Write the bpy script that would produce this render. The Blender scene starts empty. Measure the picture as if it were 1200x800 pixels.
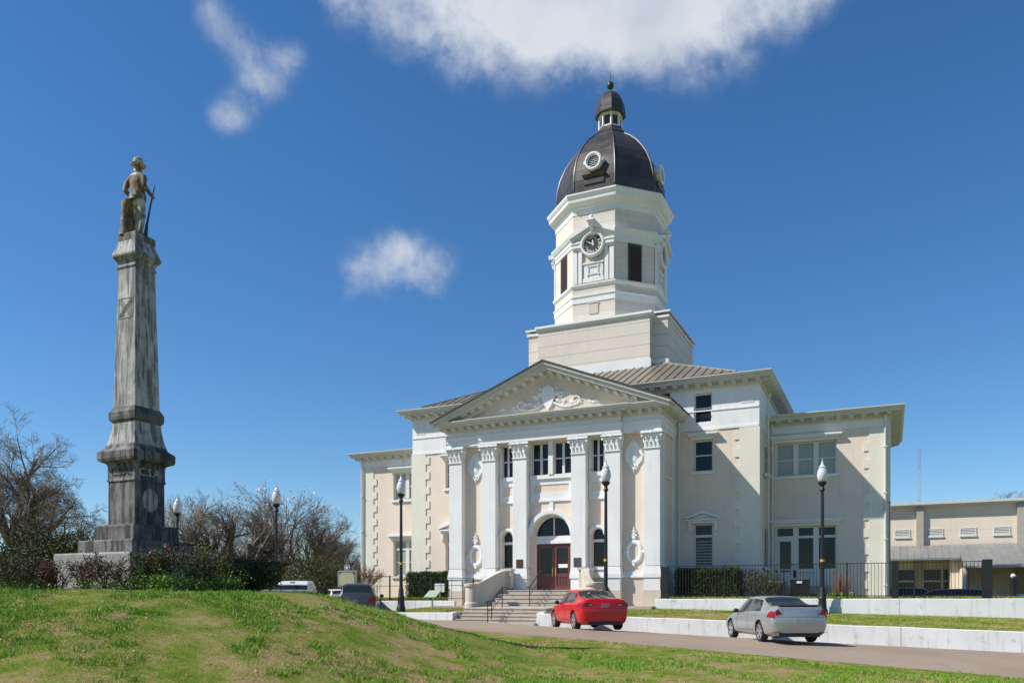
import bpy, bmesh, math, random
import numpy as np
from mathutils import Vector, Matrix, noise as mnoise

# ------------------------------------------------------------------ scene, camera, light
scene = bpy.context.scene
COL = scene.collection
R = math.radians
EYE = 2.0
F = 958.0                      # focal length in pixels of the 1200 px wide photograph
TH = R(24.8); CT = math.cos(TH); ST = math.sin(TH)
BX, BY = 1.78, 40.0            # centre of the portico front

cam_d = bpy.data.cameras.new('camera'); cam = bpy.data.objects.new('camera', cam_d); COL.objects.link(cam)
cam.location = (0, 0, EYE); cam.rotation_euler = (R(90), 0, 0)
cam_d.sensor_width = 36.0; cam_d.lens = 36.0 * F / 1200.0
cam_d.shift_y = (703 - 400) / 1200.0
cam_d.clip_start = 0.1; cam_d.clip_end = 6000
scene.camera = cam

SUN_DIR = Vector((-1.78, -0.28, 1.87)).normalized()      # towards the sun
sun_el = math.asin(SUN_DIR.z); sun_az = math.atan2(SUN_DIR.x, SUN_DIR.y)
sd = bpy.data.lights.new('sun', 'SUN'); sd.energy = 4.6; sd.angle = R(0.53); sd.color = (1.0, 0.955, 0.88)
so = bpy.data.objects.new('sun', sd); COL.objects.link(so)
so.rotation_euler = (-SUN_DIR).to_track_quat('-Z', 'Y').to_euler(); so.location = (-40, -5, 50)

scene.view_settings.view_transform = 'Standard'; scene.view_settings.look = 'None'
scene.view_settings.exposure = 0.38; scene.view_settings.gamma = 1.0
scene.render.engine = 'CYCLES'

world = bpy.data.worlds.new('World'); scene.world = world; world.use_nodes = True
wn = world.node_tree.nodes; wl = world.node_tree.links; wn.clear()
def wnode(t, **kw):
    n = wn.new(t)
    for k, v in kw.items(): setattr(n, k, v)
    return n
def wmath(op, a, b=None, c=None, clamp=False):
    n = wn.new('ShaderNodeMath'); n.operation = op; n.use_clamp = clamp
    for i, s in enumerate((a, b, c)):
        if s is None: continue
        if isinstance(s, (int, float)): n.inputs[i].default_value = s
        else: wl.new(s, n.inputs[i])
    return n.outputs[0]
sky = wnode('ShaderNodeTexSky', sky_type='NISHITA'); sky.sun_disc = False
sky.sun_elevation = sun_el; sky.sun_rotation = sun_az
sky.altitude = 0; sky.air_density = 1.0; sky.dust_density = 0.0; sky.ozone_density = 6.0
SKY_STRENGTH = 0.086
# clouds: soft blobs round fixed compass directions, broken up by noise
def sdir(x, y):
    return Vector(((x - 600) / F, 1.0, (703 - y) / F)).normalized()
tc = wnode('ShaderNodeTexCoord')
nz = wnode('ShaderNodeTexNoise'); nz.inputs['Scale'].default_value = 9.0; nz.inputs['Detail'].default_value = 8.0
nz.inputs['Roughness'].default_value = 0.62; nz.inputs['Distortion'].default_value = 0.25
wl.new(tc.outputs['Generated'], nz.inputs['Vector'])
nz2 = wnode('ShaderNodeTexNoise'); nz2.inputs['Scale'].default_value = 30.0; nz2.inputs['Detail'].default_value = 6.0
nz2.inputs['Roughness'].default_value = 0.6
wl.new(tc.outputs['Generated'], nz2.inputs['Vector'])
blobs = [  # pixel of the photograph each direction was measured at, angular radius in px, weight
 (640, -62, 82, 1.1), (760, -54, 84, 1.1), (560, -25, 60, 0.75), (490, -12, 42, 0.5), (420, -22, 42, 0.6), (860, -40, 75, 0.9),
 (680, 16, 48, 0.5), (750, 20, 50, 0.52), (825, 25, 45, 0.42), (610, 22, 42, 0.45), (530, 35, 36, 0.22),(925, -10, 40, 0.4), (620, 5, 60, .75), (700, 0, 60, .6), (720, 62, 44, .24), (780, 64, 40, .20), (850, 74, 36, .20), (560, 66, 40, .24), (500, 60, 34, .2), (400, -5, 34, .4), (470, 30, 40, .3), (960, -15, 36, .35), (640, 56, 36, .22),
 (450, 310, 32, 0.72), (495, 312, 32, 0.60), (418, 318, 22, 0.42), (472, 288, 18, 0.34), (522, 322, 20, 0.20),
 (272, 46, 24, 0.50), (240, 8, 18, 0.50), (256, 28, 20, .46), (284, 124, 24, 0.50), (330, 80, 24, 0.46), (316, 106, 20, .42), (300, 66, 22, 0.40), (262, 140, 18, 0.42), (345, 66, 18, .34), (290, 90, 16, .26), (535, 300, 14, .2), (505, 340, 14, .2), (405, 345, 12, .22)]
tot = None
for x, y, r, w in blobs:
    d = sdir(x, y)
    dp = wnode('ShaderNodeVectorMath', operation='DISTANCE'); wl.new(tc.outputs['Generated'], dp.inputs[0]); dp.inputs[1].default_value = d
    k = (1.0 / (math.sqrt(((x - 600) / F) ** 2 + 1 + ((703 - y) / F) ** 2)))      # angular size of a pixel there
    rr = r / F * k
    q = wmath('DIVIDE', dp.outputs['Value'], rr); q = wmath('MULTIPLY', q, q); q = wmath('MULTIPLY', q, -1.0)
    q = wmath('POWER', 2.718, q); q = wmath('MULTIPLY', q, w)
    tot = q if tot is None else wmath('ADD', tot, q)
nn = wmath('SUBTRACT', nz.outputs['Fac'], 0.5); nn = wmath('MULTIPLY', nn, 4.0)
n2 = wmath('SUBTRACT', nz2.outputs['Fac'], 0.5); n2 = wmath('MULTIPLY', n2, 3.6)
br = wmath('ADD', nn, n2); br = wmath('DIVIDE', br, wmath('ADD', wmath('MULTIPLY', wmath('MULTIPLY', tot, tot), 1.6), 1.0)); br = wmath('ADD', br, 1.0)
cov = wmath('MULTIPLY', tot, br)
cov = wmath('SUBTRACT', cov, 0.10); cov = wmath('MULTIPLY', cov, 0.85, clamp=True)
mr = wnode('ShaderNodeMapRange', interpolation_type='SMOOTHSTEP'); wl.new(cov, mr.inputs['Value']); mr.inputs['From Max'].default_value = 1.15
mix = wnode('ShaderNodeMix', data_type='RGBA')
nz3 = wnode('ShaderNodeTexNoise'); nz3.inputs['Scale'].default_value = 5.5; nz3.inputs['Detail'].default_value = 5.0; wl.new(tc.outputs['Generated'], nz3.inputs['Vector'])
ccol = wnode('ShaderNodeValToRGB'); ccol.color_ramp.elements[0].position = .38; ccol.color_ramp.elements[0].color = (.48,.55,.67,1); ccol.color_ramp.elements[1].position = .60; ccol.color_ramp.elements[1].color = (.78,.83,.90,1); wl.new(nz3.outputs['Fac'], ccol.inputs['Fac'])
csc = wnode('ShaderNodeVectorMath', operation='SCALE'); csc.inputs['Scale'].default_value = 8.2; wl.new(ccol.outputs[0], csc.inputs[0])
hsv = wnode('ShaderNodeHueSaturation'); hsv.inputs['Saturation'].default_value = 1.17; hsv.inputs['Value'].default_value = 1.15
wl.new(sky.outputs[0], hsv.inputs['Color'])
wl.new(mr.outputs[0], mix.inputs['Factor']); wl.new(hsv.outputs[0], mix.inputs['A']); wl.new(csc.outputs[0], mix.inputs['B'])
bg = wnode('ShaderNodeBackground'); bg.inputs['Strength'].default_value = SKY_STRENGTH
wl.new(mix.outputs['Result'], bg.inputs['Color'])
wo = wnode('ShaderNodeOutputWorld'); wl.new(bg.outputs[0], wo.inputs['Surface'])

# ------------------------------------------------------------------ helpers
def L2W(s, t, z=0.0):
    return Vector((BX + s * CT + t * ST, BY - s * ST + t * CT, z))
def W2L(X, Y):
    dx, dy = X - BX, Y - BY
    return dx * CT - dy * ST, dx * ST + dy * CT

class MB:
    """collects shapes and links them as one mesh object"""
    def __init__(self, xf=None): self.v = []; self.f = []; self.xf = xf
    def add(self, vs, fs):
        o = len(self.v)
        if self.xf: vs = [self.xf(*p) for p in vs]
        self.v += [tuple(p) for p in vs]; self.f += [tuple(i + o for i in f) for f in fs]
    def box(self, x0, x1, y0, y1, z0, z1):
        self.add([(x0,y0,z0),(x1,y0,z0),(x1,y1,z0),(x0,y1,z0),(x0,y0,z1),(x1,y0,z1),(x1,y1,z1),(x0,y1,z1)],
                 [(0,3,2,1),(4,5,6,7),(0,1,5,4),(1,2,6,5),(2,3,7,6),(3,0,4,7)])
        return self
    def taper(self, cx, cy, a0, b0, z0, a1, b1, z1):
        self.add([(cx-a0,cy-b0,z0),(cx+a0,cy-b0,z0),(cx+a0,cy+b0,z0),(cx-a0,cy+b0,z0),(cx-a1,cy-b1,z1),(cx+a1,cy-b1,z1),(cx+a1,cy+b1,z1),(cx-a1,cy+b1,z1)],
                 [(0,3,2,1),(4,5,6,7),(0,1,5,4),(1,2,6,5),(2,3,7,6),(3,0,4,7)])
        return self
    def prism(self, poly, y0, y1):           # polygon in x,z extruded along y
        n = len(poly)
        self.add([(x,y0,z) for x,z in poly] + [(x,y1,z) for x,z in poly],
                 [tuple(range(n)), tuple(range(2*n-1,n-1,-1))] + [(i,(i+1)%n,n+(i+1)%n,n+i) for i in range(n)])
        return self
    def prism_z(self, poly, z0, z1):
        n = len(poly)
        self.add([(x,y,z0) for x,y in poly] + [(x,y,z1) for x,y in poly],
                 [tuple(range(n)), tuple(range(2*n-1,n-1,-1))] + [(i,(i+1)%n,n+(i+1)%n,n+i) for i in range(n)])
        return self
    def loft(self, rings, cap=True, closed=True):
        n = len(rings[0]); vs = [p for r in rings for p in r]; fs = []
        for k in range(len(rings)-1):
            for i in range(n if closed else n-1):
                a = k*n+i; b = k*n+(i+1)%n; fs.append((a,b,b+n,a+n))
        if cap: fs.append(tuple(range(n))[::-1]); fs.append(tuple(range(len(vs)-n,len(vs))))
        self.add(vs, fs); return self
    def lathe(self, prof, cx=0, cy=0, n=16, ph=0.0, cap=True):
        return self.loft([[(cx+r*math.cos(ph+2*math.pi*i/n), cy+r*math.sin(ph+2*math.pi*i/n), z) for i in range(n)] for r,z in prof], cap)
    def tube(self, pts, rads, n=6, cap=True):
        pts = [Vector(p) for p in pts]; rings = []
        for i,p in enumerate(pts):
            d = (pts[min(i+1,len(pts)-1)] - pts[max(i-1,0)]).normalized()
            u = d.orthogonal().normalized() if i == 0 else (u - d*u.dot(d)).normalized()
            w = d.cross(u); r = rads[i] if hasattr(rads,'__len__') else rads
            rings.append([p + (u*math.cos(2*math.pi*k/n) + w*math.sin(2*math.pi*k/n))*r for k in range(n)])
        return self.loft(rings, cap)
    def ellipsoid(self, c, rx, ry, rz, n=10, m=6):
        rings = [[(c[0]+rx*math.sin(math.pi*(j+.02)/(m+.04))*math.cos(2*math.pi*i/n), c[1]+ry*math.sin(math.pi*(j+.02)/(m+.04))*math.sin(2*math.pi*i/n), c[2]-rz*math.cos(math.pi*j/m)) for i in range(n)] for j in range(m+1)]
        return self.loft(rings)
    def sweep(self, path, prof, closed=False):
        """path: xy points, walked with the outside on the right; prof: (outward offset, z), open profile closed round"""
        P = [Vector(p) for p in path]; n = len(P); rings = []
        for i in range(n):
            if closed or 0 < i < n-1:
                a = (P[i]-P[i-1]).normalized(); b = (P[(i+1)%n]-P[i]).normalized()
            elif i == 0: a = b = (P[1]-P[0]).normalized()
            else: a = b = (P[-1]-P[-2]).normalized()
            na = Vector((a.y,-a.x)); nb = Vector((b.y,-b.x)); m = (na+nb); m = m / m.length_squared * 2
            rings.append([(P[i].x+m.x*o, P[i].y+m.y*o, z) for o,z in prof])
        if closed: rings.append(rings[0])
        return self.loft(rings, cap=not closed)
    def build(self, name, mat, parent=None, smooth=None, recalc=True, loc=None, rot=None):
        me = bpy.data.meshes.new(name); me.from_pydata(self.v, [], self.f)
        if recalc:
            bm = bmesh.new(); bm.from_mesh(me); bmesh.ops.recalc_face_normals(bm, faces=bm.faces); bm.to_mesh(me); bm.free()
        if mat: me.materials.append(mat)
        if smooth is not None:
            me.polygons.foreach_set('use_smooth', [True]*len(me.polygons)); me.set_sharp_from_angle(angle=R(smooth))
        o = bpy.data.objects.new(name, me); COL.objects.link(o)
        if parent: o.parent = parent
        if loc is not None: o.location = loc
        if rot is not None: o.rotation_euler = rot
        return o

def tag(o, label=None, cat=None, group=None, kind=None):
    if label: o['label'] = label
    if cat: o['category'] = cat
    if group: o['group'] = group
    if kind: o['kind'] = kind
    return o
def thing(name, label, cat, loc=(0,0,0), rz=0.0, group=None):
    o = bpy.data.objects.new(name, None); COL.objects.link(o); o.location = loc; o.rotation_euler = (0,0,rz)
    o.empty_display_size = 0.3
    return tag(o, label, cat, group)
KIDS = {}
def copy_tree(o, parent=None):
    c = o.copy(); COL.objects.link(c); c.parent = parent
    for ch in list(o.children): copy_tree(ch, c)
    return c

# ------------------------------------------------------------------ materials
class NT:
    def __init__(self, name):
        self.m = bpy.data.materials.new(name); self.m.use_nodes = True
        self.n = self.m.node_tree.nodes; self.l = self.m.node_tree.links
        self.b = self.n['Principled BSDF']; self.out = self.n['Material Output']
        self.tc = self.n.new('ShaderNodeTexCoord')
        self.co = self.tc.outputs['Object']
    def world_co(self):
        g = self.n.new('ShaderNodeNewGeometry'); self.co = g.outputs['Position']
    def noise(self, scale, detail=4, rough=.55, vec=None, stretch=None, dist=0.0):
        t = self.n.new('ShaderNodeTexNoise'); t.inputs['Scale'].default_value = scale; t.inputs['Detail'].default_value = detail
        t.inputs['Roughness'].default_value = rough; t.inputs['Distortion'].default_value = dist
        v = vec or self.co
        if stretch:
            m = self.n.new('ShaderNodeMapping'); m.inputs['Scale'].default_value = stretch; self.l.new(v, m.inputs['Vector']); v = m.outputs[0]
        self.l.new(v, t.inputs['Vector']); return t.outputs['Fac']
    def math(self, op, a, b=None, clamp=False):
        n = self.n.new('ShaderNodeMath'); n.operation = op; n.use_clamp = clamp
        for i,s in enumerate((a,b)):
            if s is None: continue
            if isinstance(s,(int,float)): n.inputs[i].default_value = s
            else: self.l.new(s, n.inputs[i])
        return n.outputs[0]
    def ramp(self, fac, stops):
        r = self.n.new('ShaderNodeValToRGB'); e = r.color_ramp.elements
        while len(e) < len(stops): e.new(0.5)
        for k,(p,c) in enumerate(stops):
            e[k].position = p; e[k].color = (c[0],c[1],c[2],1) if hasattr(c,'__len__') else (c,c,c,1)
        self.l.new(fac, r.inputs['Fac']); return r.outputs['Color']
    def mix(self, fac, a, b, blend='MIX'):
        n = self.n.new('ShaderNodeMix'); n.data_type = 'RGBA'; n.blend_type = blend
        for s,key in ((fac,'Factor'),(a,'A'),(b,'B')):
            if isinstance(s,(int,float)): n.inputs[key].default_value = s
            elif isinstance(s,tuple): n.inputs[key].default_value = (*s,1)
            else: self.l.new(s, n.inputs[key])
        return n.outputs['Result']
    def bump(self, h, strength=.3, dist=.02):
        b = self.n.new('ShaderNodeBump'); b.inputs['Strength'].default_value = strength; b.inputs['Distance'].default_value = dist
        self.l.new(h, b.inputs['Height']); self.l.new(b.outputs[0], self.b.inputs['Normal'])
    def sep(self, axis, vec=None):
        s = self.n.new('ShaderNodeSeparateXYZ'); self.l.new(vec or self.co, s.inputs[0]); return s.outputs[axis]
    def col(self, c):
        if isinstance(c,tuple): self.b.inputs['Base Color'].default_value = (*c,1)
        else: self.l.new(c, self.b.inputs['Base Color'])
        return self
    def set(self, **kw):
        for k,v in kw.items():
            k = k.replace('_',' ').title() if k != 'IOR' else k
            i = self.b.inputs[k]
            if isinstance(v,(int,float)): i.default_value = v
            else: self.l.new(v, i)
        return self

def plain(name, c, rough=.6, metallic=0.0, var=.12, scale=6.0, bump=0.0, bscale=60.0):
    t = NT(name); n = t.noise(scale, 5)
    lo = tuple(x*(1-var) for x in c); hi = tuple(min(1,x*(1+var)) for x in c)
    t.col(t.ramp(n, [(.3,lo),(.7,hi)])); t.set(roughness=rough, metallic=metallic)
    if bump: t.bump(t.noise(bscale,3), bump, .01)
    return t.m
def stucco(name, c, streak=.14, lines=None):
    """painted render: faint mottling, thin rain streaks with their own shape, fine grain"""
    t = NT(name); t.world_co()
    a = t.noise(.8, 5, .6); b = t.noise(1.0, 6, .6, stretch=(5,5,.35)); g = t.noise(35, 3)
    base = t.mix(t.ramp(a, [(.3,0.0),(.75,1.0)]), tuple(x*.93 for x in c), tuple(min(1,x*1.05) for x in c))
    dirt = t.ramp(b, [(.52,0.0),(.78,1.0)])
    k = t.math('MULTIPLY', dirt, streak)
    colr = t.mix(k, base, tuple(x*.55*y for x,y in zip(c,(1,.97,.9))))
    h = g
    if lines:
        z = t.sep('Z'); q = t.math('MULTIPLY', t.math('ADD', z, lines[1]), 1.0/lines[0]); q = t.math('FRACT', q)
        ln = t.math('LESS_THAN', q, lines[2])
        colr = t.mix(t.math('MULTIPLY', ln, .62), colr, (.13,.12,.10))
    t.col(colr); t.set(roughness=.82); t.bump(h, .25, .006)
    return t.m

M = {}
M['beige'] = stucco('beige_stucco', (.73,.62,.515), .20)
M['cream'] = stucco('cream_quoin_paint', (.71,.675,.57), .20)
M['tower'] = stucco('tower_boarding', (.67,.60,.515), .24, lines=(.62, .18, .045))
M['tower_plain'] = stucco('tower_boarding_fine', (.68,.605,.52), .24, lines=(.42, .1, .03))
M['white'] = stucco('white_paint', (.76,.76,.75), .26)
M['cornice'] = stucco('weathered_cornice_paint', (.58,.575,.53), .35)
M['tan'] = stucco('tan_base_stucco', (.60,.52,.43), .3)
M['tympanum'] = stucco('tympanum_stucco', (.64,.545,.455), .12)
def wallwhite():
    t = NT('white_retaining_wall_paint'); ox = t.sep('X'); t.world_co(); c = (.70,.70,.685)
    a = t.noise(.7,6,.65); b = t.noise(1.3,6,.65,stretch=(4,4,.5)); g = t.noise(30,3); d = t.noise(2.2,6,.7)
    k = t.mix(t.ramp(a,[(.3,0.0),(.7,1.0)]), (.62,.62,.60), (.74,.74,.73))
    k = t.mix(t.math('MULTIPLY',t.ramp(b,[(.53,0.0),(.70,1.0)]),.55), k, (.36,.34,.29))
    k = t.mix(t.math('MULTIPLY',t.ramp(d,[(.60,0.0),(.68,1.0)]),.5), k, (.30,.27,.22))
    j = t.math('LESS_THAN', t.math('FRACT', t.math('MULTIPLY', t.math('ADD',ox,1.3), 1/5.6)), .004)
    k = t.mix(t.math('MULTIPLY',j,.7), k, (.12,.11,.10))
    t.col(k); t.set(roughness=.8); t.bump(g,.3,.01); return t.m
M['wallwhite'] = wallwhite()
M['frame'] = plain('window_frame_paint', (.66,.66,.62), .5, var=.05)
M['glass'] = plain('dark_window_glass', (.012,.013,.015), .08, var=.6, scale=.9); M['glass'].node_tree.nodes['Principled BSDF'].inputs['Specular IOR Level'].default_value = .3
M['blind'] = plain('window_blind', (.33,.335,.29), .25, var=.08)
M['brownpane'] = plain('brown_panel', (.26,.16,.10), .3)
M['louver'] = plain('dark_brown_louver', (.075,.05,.045), .6)
M['door'] = plain('red_brown_door_paint', (.13,.042,.036), .35, var=.15)
M['bronze'] = plain('bronze_plaque', (.10,.055,.035), .4, .5)
M['slate'] = plain('dark_plaque', (.06,.065,.07), .4)
M['paper'] = plain('paper', (.8,.78,.76), .7, var=.03)
M['redpaper'] = plain('red_print', (.6,.1,.08), .7, var=.03)
M['black'] = plain('black_iron', (.012,.012,.013), .45, var=.2)
M['gold'] = plain('gold_paint', (.45,.33,.12), .5)
M['yellow'] = plain('yellow_band', (.65,.38,.04), .5)
M['edge'] = plain('dark_roof_edge', (.055,.045,.04), .5, .4)

def roofmat():
    t = NT('brown_metal_roof'); n = t.noise(.5,5,.6); g = t.noise(7,3)
    t.col(t.mix(t.math('MULTIPLY',g,.5), t.ramp(n,[(.3,(.20,.175,.14)),(.75,(.33,.28,.20))]), (.21,.175,.12)))
    t.set(roughness=.42, metallic=.35); return t.m
M['roof'] = roofmat()
def domemat():
    t = NT('oxidised_copper_brown'); a = t.noise(.9,6,.65); g = t.noise(5,4,.6,stretch=(1,1,.4))
    br = t.n.new('ShaderNodeTexBrick')
    c = t.ramp(a, [(.25,(.040,.034,.031)),(.55,(.082,.070,.060)),(.8,(.15,.125,.09))])
    c = t.mix(t.math('MULTIPLY',g,.35), c, (.04,.03,.03))
    z = t.sep('Z'); q = t.math('FRACT', t.math('MULTIPLY', z, 1/.62)); ln = t.math('LESS_THAN', q, .05)
    c = t.mix(t.math('MULTIPLY', ln, .6), c, (.02,.015,.015))
    t.col(c); t.set(roughness=t.ramp(a,[(.3,.34),(.7,.5)]), metallic=.35); t.bump(g,.15,.02); return t.m
M['dome'] = domemat()
def concrete(name, c, stain=.5):
    t = NT(name); t.world_co(); a = t.noise(.9,6,.65); g = t.noise(22,4,.7); s = t.noise(3.1,5,.7)
    k = t.mix(t.ramp(a,[(.3,0.0),(.75,1.0)]), tuple(x*.78 for x in c), tuple(x*1.12 for x in c))
    k = t.mix(t.math('MULTIPLY', t.ramp(s,[(.52,0.0),(.72,1.0)]), stain), k, tuple(x*.4 for x in c))
    t.col(k); t.set(roughness=.85); t.bump(g,.35,.01); return t.m
M['concrete'] = concrete('step_concrete', (.46,.40,.32), .45)
M['kerb'] = concrete('kerb_concrete', (.52,.49,.43), .5)
def roadmat():
    t = NT('brown_asphalt'); t.world_co(); a = t.noise(.35,5,.6); g = t.noise(45,4,.8); b = t.noise(.12,3,stretch=(1,6,1))
    k = t.mix(t.ramp(a,[(.3,0.0),(.7,1.0)]), (.28,.21,.15), (.36,.275,.20))
    k = t.mix(t.math('MULTIPLY',t.ramp(g,[(.35,0.0),(.7,1.0)]),.35), k, (.12,.095,.075))
    k = t.mix(t.math('MULTIPLY',t.ramp(t.noise(.9,7,.75),[(.60,0.0),(.66,1.0)]),.35), k, (.12,.10,.085))
    t.col(k); t.set(roughness=.9); t.bump(g,.4,.008); return t.m
M['road'] = roadmat()
def grass_color(t, bladed):
    a = t.noise(.55,6,.66,dist=.8); b = t.noise(1.7,5,.65); c = t.noise(.16,3)
    d_ = t.noise(7.5,4,.7)
    s = t.math('ADD', t.math('MULTIPLY',a,.44), t.math('MULTIPLY',b,.30)); s = t.math('ADD', s, t.math('MULTIPLY',d_,.26))
    s = t.math('ADD', s, t.math('MULTIPLY', t.math('SUBTRACT',c,.5), .22))
    if bladed:
        k = t.ramp(s, [(.41,(.60,.44,.23)),(.46,(.52,.44,.16)),(.50,(.32,.41,.06)),(.56,(.19,.39,.02))])
    else:
        k = t.ramp(s, [(.41,(.40,.28,.15)),(.46,(.32,.26,.10)),(.51,(.20,.23,.038)),(.58,(.10,.18,.012))])
    return k
def grassmat(name, bladed):
    t = NT(name); t.world_co(); k = grass_color(t, bladed)
    g = t.noise(26,4,.7)
    k = t.mix(t.math('MULTIPLY',t.ramp(g,[(.35,0.0),(.7,1.0)]),.5), k, (.07,.075,.02) if not bladed else (.16,.17,.05))
    if bladed:
        oi = t.n.new('ShaderNodeAttribute'); oi.attribute_name = 'tint'
        k = t.mix(t.math('MULTIPLY',oi.outputs['Fac'],.55), k, (.42,.36,.16))
    t.col(k); t.set(roughness=.9); t.b.inputs['Specular IOR Level'].default_value = .08
    if not bladed: t.bump(g,.8,.04)
    return t.m
M['grass'] = grassmat('lawn', False); M['blade'] = grassmat('grass_blades', True)
M['bark'] = plain('grey_brown_bark', (.14,.115,.09), .9, var=.4, scale=3)
M['twig'] = plain('tan_twig_bark', (.25,.20,.14), .9, var=.3, scale=2)
M['reedbark'] = plain('reddish_brown_stem', (.16,.085,.055), .9, var=.3, scale=3)
def leafmat(name, lo, hi, sc=2.0):
    t = NT(name); t.world_co(); n = t.noise(sc,4,.6); g = t.noise(18,2)
    k = t.mix(t.ramp(n,[(.3,0.0),(.7,1.0)]), lo, hi)
    k = t.mix(t.math('MULTIPLY',g,.4), k, tuple(min(1,x*1.6) for x in hi))
    t.col(k); t.set(roughness=.6); t.b.inputs['Specular IOR Level'].default_value = .2; return t.m
M['leaf_dark'] = leafmat('dark_evergreen_leaf', (.018,.030,.010), (.050,.070,.020))
M['leaf_olive'] = leafmat('olive_evergreen_leaf', (.035,.042,.013), (.075,.082,.026))
M['leaf_bright'] = leafmat('bright_green_leaf', (.07,.13,.02), (.16,.24,.045))
M['leaf_rose'] = leafmat('wine_red_rose_leaf', (.05,.022,.018), (.10,.055,.035))
M['leaf_mix'] = leafmat('dusky_green_leaf', (.03,.035,.016), (.11,.11,.05), 6.0)
M['rose'] = plain('red_bloom', (.42,.03,.03), .6)
# ------------------------------------------------------------------ ground
def sstep(x): x = np.clip(x,0,1); return x*x*(3-2*x)
def road_z(s, t):
    zf = np.where(s > 0, .93-.033*s, .93-.017*np.maximum(s,-10)); zn = np.where(s > 0, 1.22-.062*s, 1.22)
    zn = np.maximum(zn, -1.2); zf = np.maximum(zf, -.6)
    k = np.clip((t+6.1)/(-7.9), 0, 1.15); return zf*(1-k)+zn*k+.17*np.sin(np.pi*np.clip(k,0,1))
def low_top(s): return np.where(s > 0, 1.47-.0285*(s-2), 1.46)
def mound(X, Y):
    # broad grassy knoll the monument stands on
    dx = X+9.0; dy = Y-19.8
    rx = np.where(dx > 0, 10.45, 16.0); ry = np.where(dy < 0, 12.3, 7.0)
    d = np.sqrt((dx/rx)**2+(dy/ry)**2)
    return 1-sstep((d-.30)/.70)
def fbm(X, Y, sc, seed=0):
    v = 0
    rs = np.random.RandomState(seed)
    for k in range(5):
        a = rs.uniform(0, 6.28, 3); f = sc*(1.7**k)
        v = v + np.sin(X*f*math.cos(a[0])+Y*f*math.sin(a[0])+a[1])*np.sin(X*f*math.sin(a[2])-Y*f*math.cos(a[2])+a[1]*2)/(1.5**k)
    return v
def G(s, t, flat=False):
    s = np.asarray(s, float); t = np.asarray(t, float)
    X = BX+s*CT+t*ST; Y = BY-s*ST+t*CT
    rz = road_z(s, t)
    z = rz.copy()
    # near lawn
    w = sstep((-14.0-t)/12.0)
    z = np.where(t < -14.0, road_z(s, np.full_like(t,-14.0))*(1-w)+.40*w+.03, z)
    # drive on the left
    drive = (s < -6.3) & (t > -14)
    z = np.where(drive, np.where(t > -6.1, 1.10, z), z)
    # strips between the two walls
    a = np.clip((t+5.9)/4.8, 0, 1)
    strip = (t > -6.0) & (t <= -1.0) & ((s > 1.97) | ((s < -1.97) & (s > -6.2)))
    up = np.where(s > 0, 1.66-.022*np.maximum(s-6,0), 1.68)
    z = np.where(strip, low_top(s)*(1-a)+up*a-.02, z)
    z = np.where((t > -5.1) & (np.abs(s) <= 1.97), 1.45, z)
    z = np.where((t > -6.0) & (t <= -5.1) & (np.abs(s) <= 1.97), .8, z)
    z = np.where((t > -1.75) & (np.abs(s) < 5.6), 1.5, z)
    z = np.where((t > -1.0) & (s >= 5.6), 2.08, z)
    z = np.where((t > -1.0) & (s <= -5.6) & (s > -14.8), 2.08, z)
    z = np.where((t > -1.0) & (np.abs(s) < 5.6), 1.5, z)
    z = np.where((t > -1.0) & (s <= -14.8), 1.2, z)
    far = sstep((np.abs(t)-60)/200); z = z*(1-far)+1.3*far
    m = mound(X, Y)
    z = np.where(t < -6.3, np.maximum(z, z*(1-m)+2.21*m), z)
    if not flat:
        ok = (t < -14.2) | (m > .05)
        z = z + np.where(ok, .022*fbm(X, Y, .9, 3)+.010*fbm(X, Y, 2.7, 5), 0)
    return z
def gz(s, t): return float(G(np.array([s]), np.array([t]))[0])
def grid_mesh(name, sl, tl, zf, mat, kind='structure', keep=None):
    S, T = np.meshgrid(sl, tl); Z = zf(S, T)
    X = BX+S*CT+T*ST; Y = BY-S*ST+T*CT
    n, m = S.shape; vs = np.stack([X.ravel(), Y.ravel(), Z.ravel()], 1)
    i = np.arange(n*m).reshape(n, m)
    q = np.stack([i[:-1,:-1].ravel(), i[:-1,1:].ravel(), i[1:,1:].ravel(), i[1:,:-1].ravel()], 1)
    if keep is not None:
        sc = (S[:-1,:-1]+S[1:,1:])/2; tcn = (T[:-1,:-1]+T[1:,1:])/2
        q = q[keep(sc, tcn).ravel()]
    me = bpy.data.meshes.new(name); me.from_pydata(vs.tolist(), [], q.tolist()); me.materials.append(mat)
    me.polygons.foreach_set('use_smooth', [True]*len(me.polygons)); me.update()
    o = bpy.data.objects.new(name, me); COL.objects.link(o); tag(o, kind=kind); return o
def lines(*segs):
    out = []
    for a, b, st in segs: out += list(np.arange(a, b, st))
    return np.array(out)
on_road = lambda s, t: ((t < -6.05) & (t > -14.0) & (s > -6.3)) | ((s <= -6.3) & (t > -14.0) & (t < 30) & (s > -24) & ~((s > -15.2) & (t > -1.15)))
sl = np.array(sorted(set(np.round(np.concatenate([[-900,-500,-300,-200,-140,-100,-70], lines((-50,-30,2),(-30,32,.3),(32,60,2)), [60,80,110,150,220,320,500,900],
      [-1.98,-1.96,1.96,1.98,-5.61,-5.59,5.59,5.61,-6.31,-6.29,-6.21,-6.19,-14.81,-14.79]]),3))))
tl = np.array(sorted(set(np.round(np.concatenate([[-900,-400,-200,-120,-80], lines((-60,-40,2),(-40,-6.4,.3),(-6.4,3,.4)), [3.5,5,8,12,17,24,32,45,60,80,120,180,260,400,700,1200,2500],
      [-14.01,-13.99,-6.31,-6.29,-6.06,-6.01,-5.99,-5.11,-5.09,-1.76,-1.74,-1.01,-.99]]),3))))
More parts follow.
